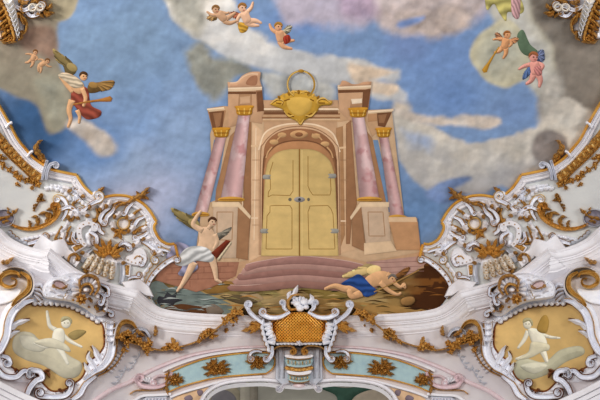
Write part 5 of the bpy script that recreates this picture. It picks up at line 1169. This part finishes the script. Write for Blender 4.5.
def arch_band():
    S = side_word()
    up = cr([(165, 375), (175, 370), (188, 364.5), (203, 359.5), (220, 356), (240, 353.5), (258, 352.5), (268, 353)])
    lo = cr([(168, 392), (180, 387), (195, 382.5), (212, 378.5), (230, 376), (250, 374.5), (266, 373.5)])
    T = thing('turquoise_inlay', 215, 368, f'turquoise arch panel framed with gold fillets, {S} of the bracket', 'panel', 'turquoise arch panels')
    m = MB(); m.plate(np.vstack([up, cr([(268, 353), (273, 356), (275, 362), (272, 369), (266, 373.5)])[1:], lo[::-1][1:]]), .12, bevel=.6, res=4); m.build('field', M['mint'], T)
    m = MB(); m.ribbon(np.vstack([up, cr([(268, 353), (273, 356), (275, 362), (272, 369), (266, 373.5)])[1:], lo[::-1][1:], [up[0]]]), .9, .22, .03); m.build('gilt_fillet', M['fillet'], T)
    T = thing('arch_moulding', 215, 352, f'pink and white arch mouldings around the {S} turquoise panel', 'moulding', 'arch mouldings')
    PK = cr([(60, 440), (85, 410), (108, 392), (130, 382), (148, 372), (166, 364), (190, 355.5), (215, 350.5), (240, 347.5), (268, 346.5)])
    m = MB(); m.ribbon(PK, [2.6, 2.6, 2.2, 2, 1.6, 1.2], .16, 0, 'round'); m.build('pink_band', M['pink'], T)
    W = cr([(163, 371), (175, 365.5), (190, 360), (208, 355), (225, 352.5), (250, 350), (270, 349.5)])
    m = MB(); m.ribbon(W, 1.4, .2, 0, 'flat'); m.build('white_band', M['white'], T)
    L2 = cr([(186, 430), (201, 401), (208, 391), (220, 384), (237, 380.6), (262, 379.5), (280, 381)])
    m = MB(); m.ribbon(L2, 2.0, .26, 0, 'channel'); m.build('white_band', M['white'], T)
    m = MB(); m.ribbon(cr([(170, 397), (185, 391.5), (200, 387.3), (220, 381.6), (240, 378.4), (262, 376.6)]), 1.3, .2, 0, 'flat'); m.build('white_band', M['white'], T)
    m = MB(); m.ribbon(cr([(132, 402), (142, 396), (156, 395), (171, 394)]), 1.5, .3, 0, 'flat'); m.build('white_band', M['white'], T)
    T = thing('painted_spandrel', 186, 397, f'small peach painted spandrel below the outer end of the {S} turquoise inlay', 'painting', 'peach spandrels')
    m = MB(); m.patch(cr([(170, 406), (174, 398), (188, 392.5), (203, 388.5), (209, 388), (203, 396), (197, 408)], 2, True), .03, (206, 172, 136), .3, 4, edge=.2, res=1.6, vary=.5); o = m.build('painted_field', M['paint'], T)
    m = MB()
    for q in ([(184, 398), (190, 395), (193, 399), (188, 402)], [(197, 391), (202, 390), (203, 394), (199, 396)]): m.patch(cr(q, 1, True), .034, (128, 112, 120), .4, 1.5, edge=.3, res=.9)
    m.build('painted_flower', M['paint'], o)
    T = thing('fluted_corbel', 152, 402, f'grey fluted corbel at the picture edge under the {S} pink scroll', 'corbel', 'fluted corbels')
    m = MB(); m.plate(lin_path([(136, 418), (142, 400), (146, 397), (167, 396), (170, 418), (136, 418)], 2)[:-1], .25, bevel=.8, res=3); m.build('body', M['grey'], T)
    for k in range(7):
        m = MB(); m.ribbon(cr([(146 + k * 3.3, 398), (145 + k * 3.5, 408), (143 + k * 3.8, 416)]), 1.0, .42); m.build('flute', M['frame'], T)
    # pink shell scroll at the springing
    T = thing('shell_scroll', 152, 382, f'pink scroll with white shell at the {S} springing of the arch', 'scroll', 'pink springing scrolls')
    gsc(T, [(172, 372), (166, 383), (156, 387), (142, 386), (137, 381)], [1.6, 2.4, 2.8, 2.4, 1.6], v1=(4, 1), h=.36, mat='pink', prof='channel')
    gsc(T, [(166, 376), (158, 376), (152, 380)], [1.2, 1.8, 1.4], v1=(3, -1), h=.36, mat='pink')
    m = MB(); m.shell(148, 383, 6, 200, 380, 5, .3, .1); m.build('shell', M['white'], T)
    gsc(T, [(130, 394), (136, 390.5), (150, 390), (162, 389), (170, 384)], .7, mat='gold', h=.25, name='gilt_edge')
    # gilt foliage on the panel
    def cluster(cx, cy, rx, ry, n, seed, lab):
        r_ = random.Random(seed); T = thing('gilt_foliage', cx, cy, lab, 'ornament', 'gilt foliage on the arch panels')
        for k in range(n):
            a = 2 * PI * k / n + r_.uniform(-.2, .2); l = r_.uniform(.75, 1.1)
            x1, y1 = cx + math.cos(a) * rx * l, cy + math.sin(a) * ry * l
            m = MB(); m.leaf([(cx + math.cos(a) * rx * .2, cy + math.sin(a) * ry * .2), ((cx + x1) / 2 + r_.uniform(-1, 1), (cy + y1) / 2 + r_.uniform(-1, 1)), (x1, y1)], 1.6, .25, .14, 3); m.build('leaf', M['oldgold'], T)
        for k in range(max(3, n // 3)):
            a = r_.uniform(0, 6.28); m = MB(); m.flower(cx + math.cos(a) * rx * .45, cy + math.sin(a) * ry * .4, 2.7, .34, 5, .14, a); m.build('flower', M['gold'], T)
        m = MB(); m.flower(cx, cy, 3.2, .4, 6, .16); m.build('flower', M['gold'], T)
    cluster(216, 368, 15, 9.5, 22, 5, f'broad gold foliage bunch in the middle of the {S} turquoise panel')
    cluster(175, 379.5, 9, 7, 11, 6, f'small gold foliage bunch at the outer end of the {S} turquoise panel')
    cluster(257, 362, 12, 8.5, 15, 9, f'gold foliage bunch beside the bracket on the {S} turquoise panel')
    T = thing('end_leaf', 168, 382, f'upright gold leaf edging the outer end of the {S} turquoise panel', 'ornament', 'upright end leaves')
    m = MB(); m.leaf([(168, 395), (166.5, 386), (167.5, 378), (169, 369)], 1.7, .3, .1, 6); m.build('leaf', M['oldgold'], T)
    T = thing('curl_scroll', 252, 356, f'white curl over the {S} turquoise panel near the bracket', 'scroll', 'white panel curls')
    edged(T, [(262, 352), (256, 351), (251, 353), (249, 358)], [1, 1.6, 1.6, 1.2], v1=(2.6, -1), h=.4, base=.1, edge='oldgold')

def centre_side():
    S = side_word()
    T = thing('gilt_leaf_spray', 252, 326, f'gold leaf spray on the frieze just {S} of the lattice cartouche', 'ornament', 'gilt leaf sprays')
    for p, w in (([(262, 327), (254, 327), (246, 330), (241, 331)], 2.6), ([(261, 326), (254, 323), (249, 324)], 2.2), ([(258, 328), (252, 332), (250, 334)], 1.8)):
        m = MB(); m.leaf(p, w, .3, 1.0, 3); m.build('leaf', M['gold'], T)

def centre():
    T = thing('lattice_cartouche', 299, 328, 'central white rocaille cartouche with gold lattice field above the arch', 'cartouche', lift=1.2)
    CB = 1.15
    OUT = cr([(276, 318.5), (284, 315), (292, 313), (299, 312.6), (306, 313), (314, 315), (322, 318.5), (327, 323), (325, 331), (322.5, 340), (314, 341.5), (299, 342), (284, 341.5), (275.5, 340), (273, 331), (271, 323)], 1.2, True)
    m = MB(); m.plate(OUT, CB + .05, bevel=1, res=2.5, top=lambda p: .25 - .0006 * ((p[:, 0] - 299) ** 2)); m.build('field', M['gold'], T)
    lat = MB()
    for sgn in (1, -1):
        for k in range(-22, 23):
            pts = np.array([(299 + k * 3.1 + sgn * u, 327.5 + u) for u in np.arange(-18, 18.1, .8)]); ins = inside(pts, OUT)
            if ins.sum() > 3: p = pts[ins]; lat.ribbon(p, .62, .09, CB + .27 - .0006 * ((p[:, 0] - 299) ** 2), 'round', foot=CB + .05)
    lat.build('lattice', M['fillet'], T)
    m = MB(); m.ribbon(OUT, .8, .3, CB, closed=True); m.build('gilt_rim', M['gold'], T)
    global MIR
    for MIR in (False, True):
        edged(T, [(290, 312), (280, 317), (270, 317.5), (262, 314)], [1.6, 2.6, 2.6, 2], v1=(2.4, 1), h=.5, base=CB, edge='gold', side=1)
        rocaille(T, [(272, 322), (273, 330), (276, 338), (275, 345)], 8.5, .5, CB, edge=None, out=1 , n=6)
        rocaille(T, [(265, 319), (264, 328), (266, 337), (269, 345), (271, 352)], 4, .45, CB - .1, out=1, n=6, edge='oldgold')
        edged(T, [(266, 326), (258, 320), (250, 313), (246, 306)], [1.4, 2, 2, 1.5], v1=(3.2, 1), h=.5, base=.95, edge='frame', mat='frame')
        edged(T, [(288, 312), (284, 308), (284, 303)], [1, 2.0, 1.6, 1], h=.5, base=CB, edge='frame', v1=(1.6, -1))
        edged(T, [(272, 346), (272, 354), (268, 360)], [1.4, 2.2, 1.8, 1], v1=(2.2, 1), h=.5, base=.8, edge='gold')
        rocaille(T, [(276, 343), (286, 342.5), (298, 343)], 2.4, .4, CB, out=1, n=6)
    MIR = False
    CR_ = MB(); CR_.shell(300, 306, 9, 190, 350, 7, .5, CB); o = CR_.build('crest_shell', M['frame'], T)
    m = MB(); m.ribbon(cr([(297, 309), (290, 309), (288, 302), (292, 296), (299, 294.5)]), [1.2, 1.6, 1.6, 1.4, 1], .4, CB + .15); m.build('crest_scroll', M['gold'], T)
    for p in ([(292, 299), (295, 292), (298, 285)], [(290, 300), (289, 295), (291, 291)], [(308, 304), (312, 299), (310, 294)]):
        m = MB(); m.leaf(p, 2.2, .3, CB + .1, 2, depth=.2); m.build('flame', M['frame'], T)
    for (x, y, r) in ((297, 304, 4), (304, 302, 4), (300, 308, 4.4), (306, 307, 3)):
        m = MB(); m.blob(x, y, r, r * .85, .35, 0, CB + .35); m.build('shell_lobe', M['frame'], o)
    m = MB(); m.leaf([(309, 311), (314, 309), (317, 304)], 1.7, .25, CB, 2); m.build('leaf', M['oldgold'], T)
    m = MB(); m.flower(299, 343, 3, .5, 5, CB + .1); m.build('rosette', M['frame'], T)
    # bracket under it
    T = thing('console_bracket', 299, 368, 'stepped console with turquoise and gold fluting under the lattice cartouche', 'bracket', lift=.5)
    m = MB(); m.plate(lin_path([(276, 347), (322, 347), (323, 379), (316, 385), (282, 385), (275, 379), (276, 347)], 2)[:-1], .35, bevel=.8, res=4); m.build('back_plate', M['grey'], T)
    for a, b, w0, w1, nm in ((354, 357.5, 12.5, 13.5, 'white'), (366, 370, 13.2, 12.8, 'gold'), (370, 374, 12, 10.8, 'white')):
        m = MB(); m.plate(cr([(299 - w0, a), (299, a + 1.6), (299 + w0, a), (299 + w1, b), (299, b + 1.8), (299 - w1, b)], 1.2, True), .8, bevel=.6); m.build('band', M[nm], T)
    for a, b, w in ((357.5, 366, 12.8), (374, 381, 10.4)):
        m = MB(); m.plate(cr([(299 - w, a), (299, a + 1.8), (299 + w, a), (299 + w - .8, b), (299, b + 1.8), (299 - w + .8, b)], 1.2, True), .7, bevel=.6); m.build('drum', M['mint'], T)
        for k in range(7):
            u = (k - 3) / 3.2; x = 299 + u * (w - 1.2)
            m = MB(); m.blob(x, (a + b) / 2 + 1.4 * (1 - u * u), 1.25, (b - a) / 2 - .8, .95); m.build('flute', M['ivory' if k % 2 else 'palegold'], T)
        m = MB(); m.ribbon(cr([(299 - w, a + .6), (299, a + 2.2), (299 + w, a + .6)]), .55, .95); m.build('gilt_edge', M['gold'], T)
        m = MB(); m.ribbon(cr([(299 - w, b), (299, b + 1.8), (299 + w, b)]), .7, .95); m.build('gilt_edge', M['oldgold'], T)
    m = MB(); m.blob(299, 385, 7, 3.2, .75); m.build('drop', M['pink'], T)
    for MIR in (False, True):
        gsc(T, [(273, 350), (277, 347), (284, 345.5), (291, 346), (295, 349)], [.8, 1.2, 1.4, 1.5, 1.3], v1=(3.4, 1), h=.5, base=.7, mat='gold', name='volute')
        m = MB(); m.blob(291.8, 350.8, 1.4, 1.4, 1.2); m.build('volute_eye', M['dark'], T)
        m = MB(); m.ribbon(cr([(281, 349), (281.5, 362), (281, 378)]), 3.2, .5, 0, 'channel'); m.build('pilaster_strip', M['grey'], T)
        edged(T, [(290, 384), (284, 386), (281, 390)], [1.4, 2.2, 1.6], v1=(2.2, 1), h=.5, edge='frame', mat='white')
    MIR = False
    # arch underside shows a second painted vault
    d_ = -4.0
    T = thing('loft_fresco', 299, 395, 'painted vault of pale arches and green drapery seen beyond the arch', 'fresco', lift=d_)
    base = np.vstack([[(100, 470), (100, 380)], [(299, 366)], [(498, 380), (498, 470)]])
    m = MB(); m.patch(lin_path([(90, 480), (90, 372), (508, 372), (508, 480), (90, 480)], 6)[:-1], d_, (0, 0, 0), res=3, fn=lambda p: lin((186, 184, 170)) * (.82 + .3 * fbm(p, 24, 95))[:, None]); F_ = m.build('painted_field', M['paint'], T)
    dd = [d_ + .01]
    def q(o, col, nm, sh=.4, w=4): dd[0] += .004; m = MB(); m.patch(np.asarray(o, float), dd[0], col, sh, w, edge=.2, res=1.6, vary=.2); m.build(nm, M['paint'], F_)
    q([(204, 420), (206, 398), (214, 388), (224, 385), (236, 386), (240, 392), (240, 420)], (196, 186, 160), 'painted_wall')
    q(cr([(210, 420), (210, 402), (216, 392), (225, 390), (233, 394), (237, 402), (237, 420)], 2, True), (150, 146, 150), 'painted_arch')
    q([(240, 420), (240, 380), (250, 380), (250, 420)], (206, 200, 182), 'painted_pilaster'); q([(250, 420), (250, 380), (258, 380), (258, 420)], (166, 158, 142), 'painted_pilaster')
    q(cr([(316, 386), (330, 386), (346, 388), (362, 386), (374, 388), (366, 392), (352, 400), (340, 410), (336, 396), (324, 390)], 2, True), (76, 110, 94), 'painted_drapery')
    q(cr([(352, 400), (366, 391), (384, 390), (398, 400), (398, 420), (350, 420)], 2, True), (204, 190, 168), 'painted_figure')

M['ivory'] = stucco('ivory_stucco', (238, 232, 222), var=.1, scale=5, c2=(206, 194, 174))
M['violet'] = stucco('violet_scagliola', (110, 104, 120), var=.2, scale=4, c2=(160, 152, 160))
M['rustgold'] = stucco('rust_gilding', (150, 84, 26), rough=.42, metal=.45, scale=6, bump=.5, spec=.5, c2=(96, 44, 14))
for MIR in (False, True):
    S = side_word()
    border(); cove(); upper_corner(); painted_cartouche(); lower_garland(); arch_band(); centre_side()
    finial(39, 160, [(46, 163), (41, 156), (36, 149), (39, 142), (43, 140)], 3.0, [([(44, 160), (40, 158), (38, 155)], 2.0), ([(46, 166), (44, 160), (44, 155)], 1.8)], f'rust gold flame leaf curling over the {S} upper border')
    T = thing('strap_scroll', 46, 170, f'white twin strap with curl clasping the {S} border below the flame leaf', 'scroll', 'white border straps')
    edged(T, [(42, 180), (44, 170), (47, 160)], [1.2, 1.6, 1.2], h=.42, base=.1, edge='grey'); edged(T, [(46, 180), (47, 172), (50, 165), (55, 163)], [1.4, 1.8, 1.8, 1.2], v1=(2.6, 1), h=.45, base=.1, edge='grey')
    T = thing('small_clasp', 30, 152, f'small white clasp gripping the {S} gold fillet above the flame leaf', 'ornament', 'white fillet clasps')
    m = MB(); m.ribbon(cr([(27, 157), (30, 153), (33, 151)]), [1.4, 2, 1.4], .42, .05); m.build('strap', M['frame'], T); m = MB(); m.blob(32, 151.5, 2, 1.7, .5); m.build('bead', M['frame'], T)
    T = thing('small_clasp', 10, 123, f'small white clasp on the {S} gold fillet, highest one', 'ornament', 'white fillet clasps')
    m = MB(); m.ribbon(cr([(6, 128), (9, 124), (12, 122)]), [1.4, 2, 1.4], .42, .05); m.build('strap', M['frame'], T); m = MB(); m.blob(11, 123, 2, 1.7, .5); m.build('bead', M['frame'], T)
    finial(138, 199, [(128, 203), (135, 198), (142, 195), (146, 190), (150, 187)], 2.8, [([(134, 200), (126, 203), (118, 206), (114, 212)], 1.6), ([(138, 198), (138, 194), (136, 191)], 1.5), ([(142, 197), (147, 198), (149, 200)], 1.5), ([(140, 199), (144, 194), (150, 192)], 1.6)], f'gold leaf spray springing over the {S} border nearest the portal')
    knob(97, 197, f'white scroll knob with gold tip on the {S} border')
MIR = False
centre()
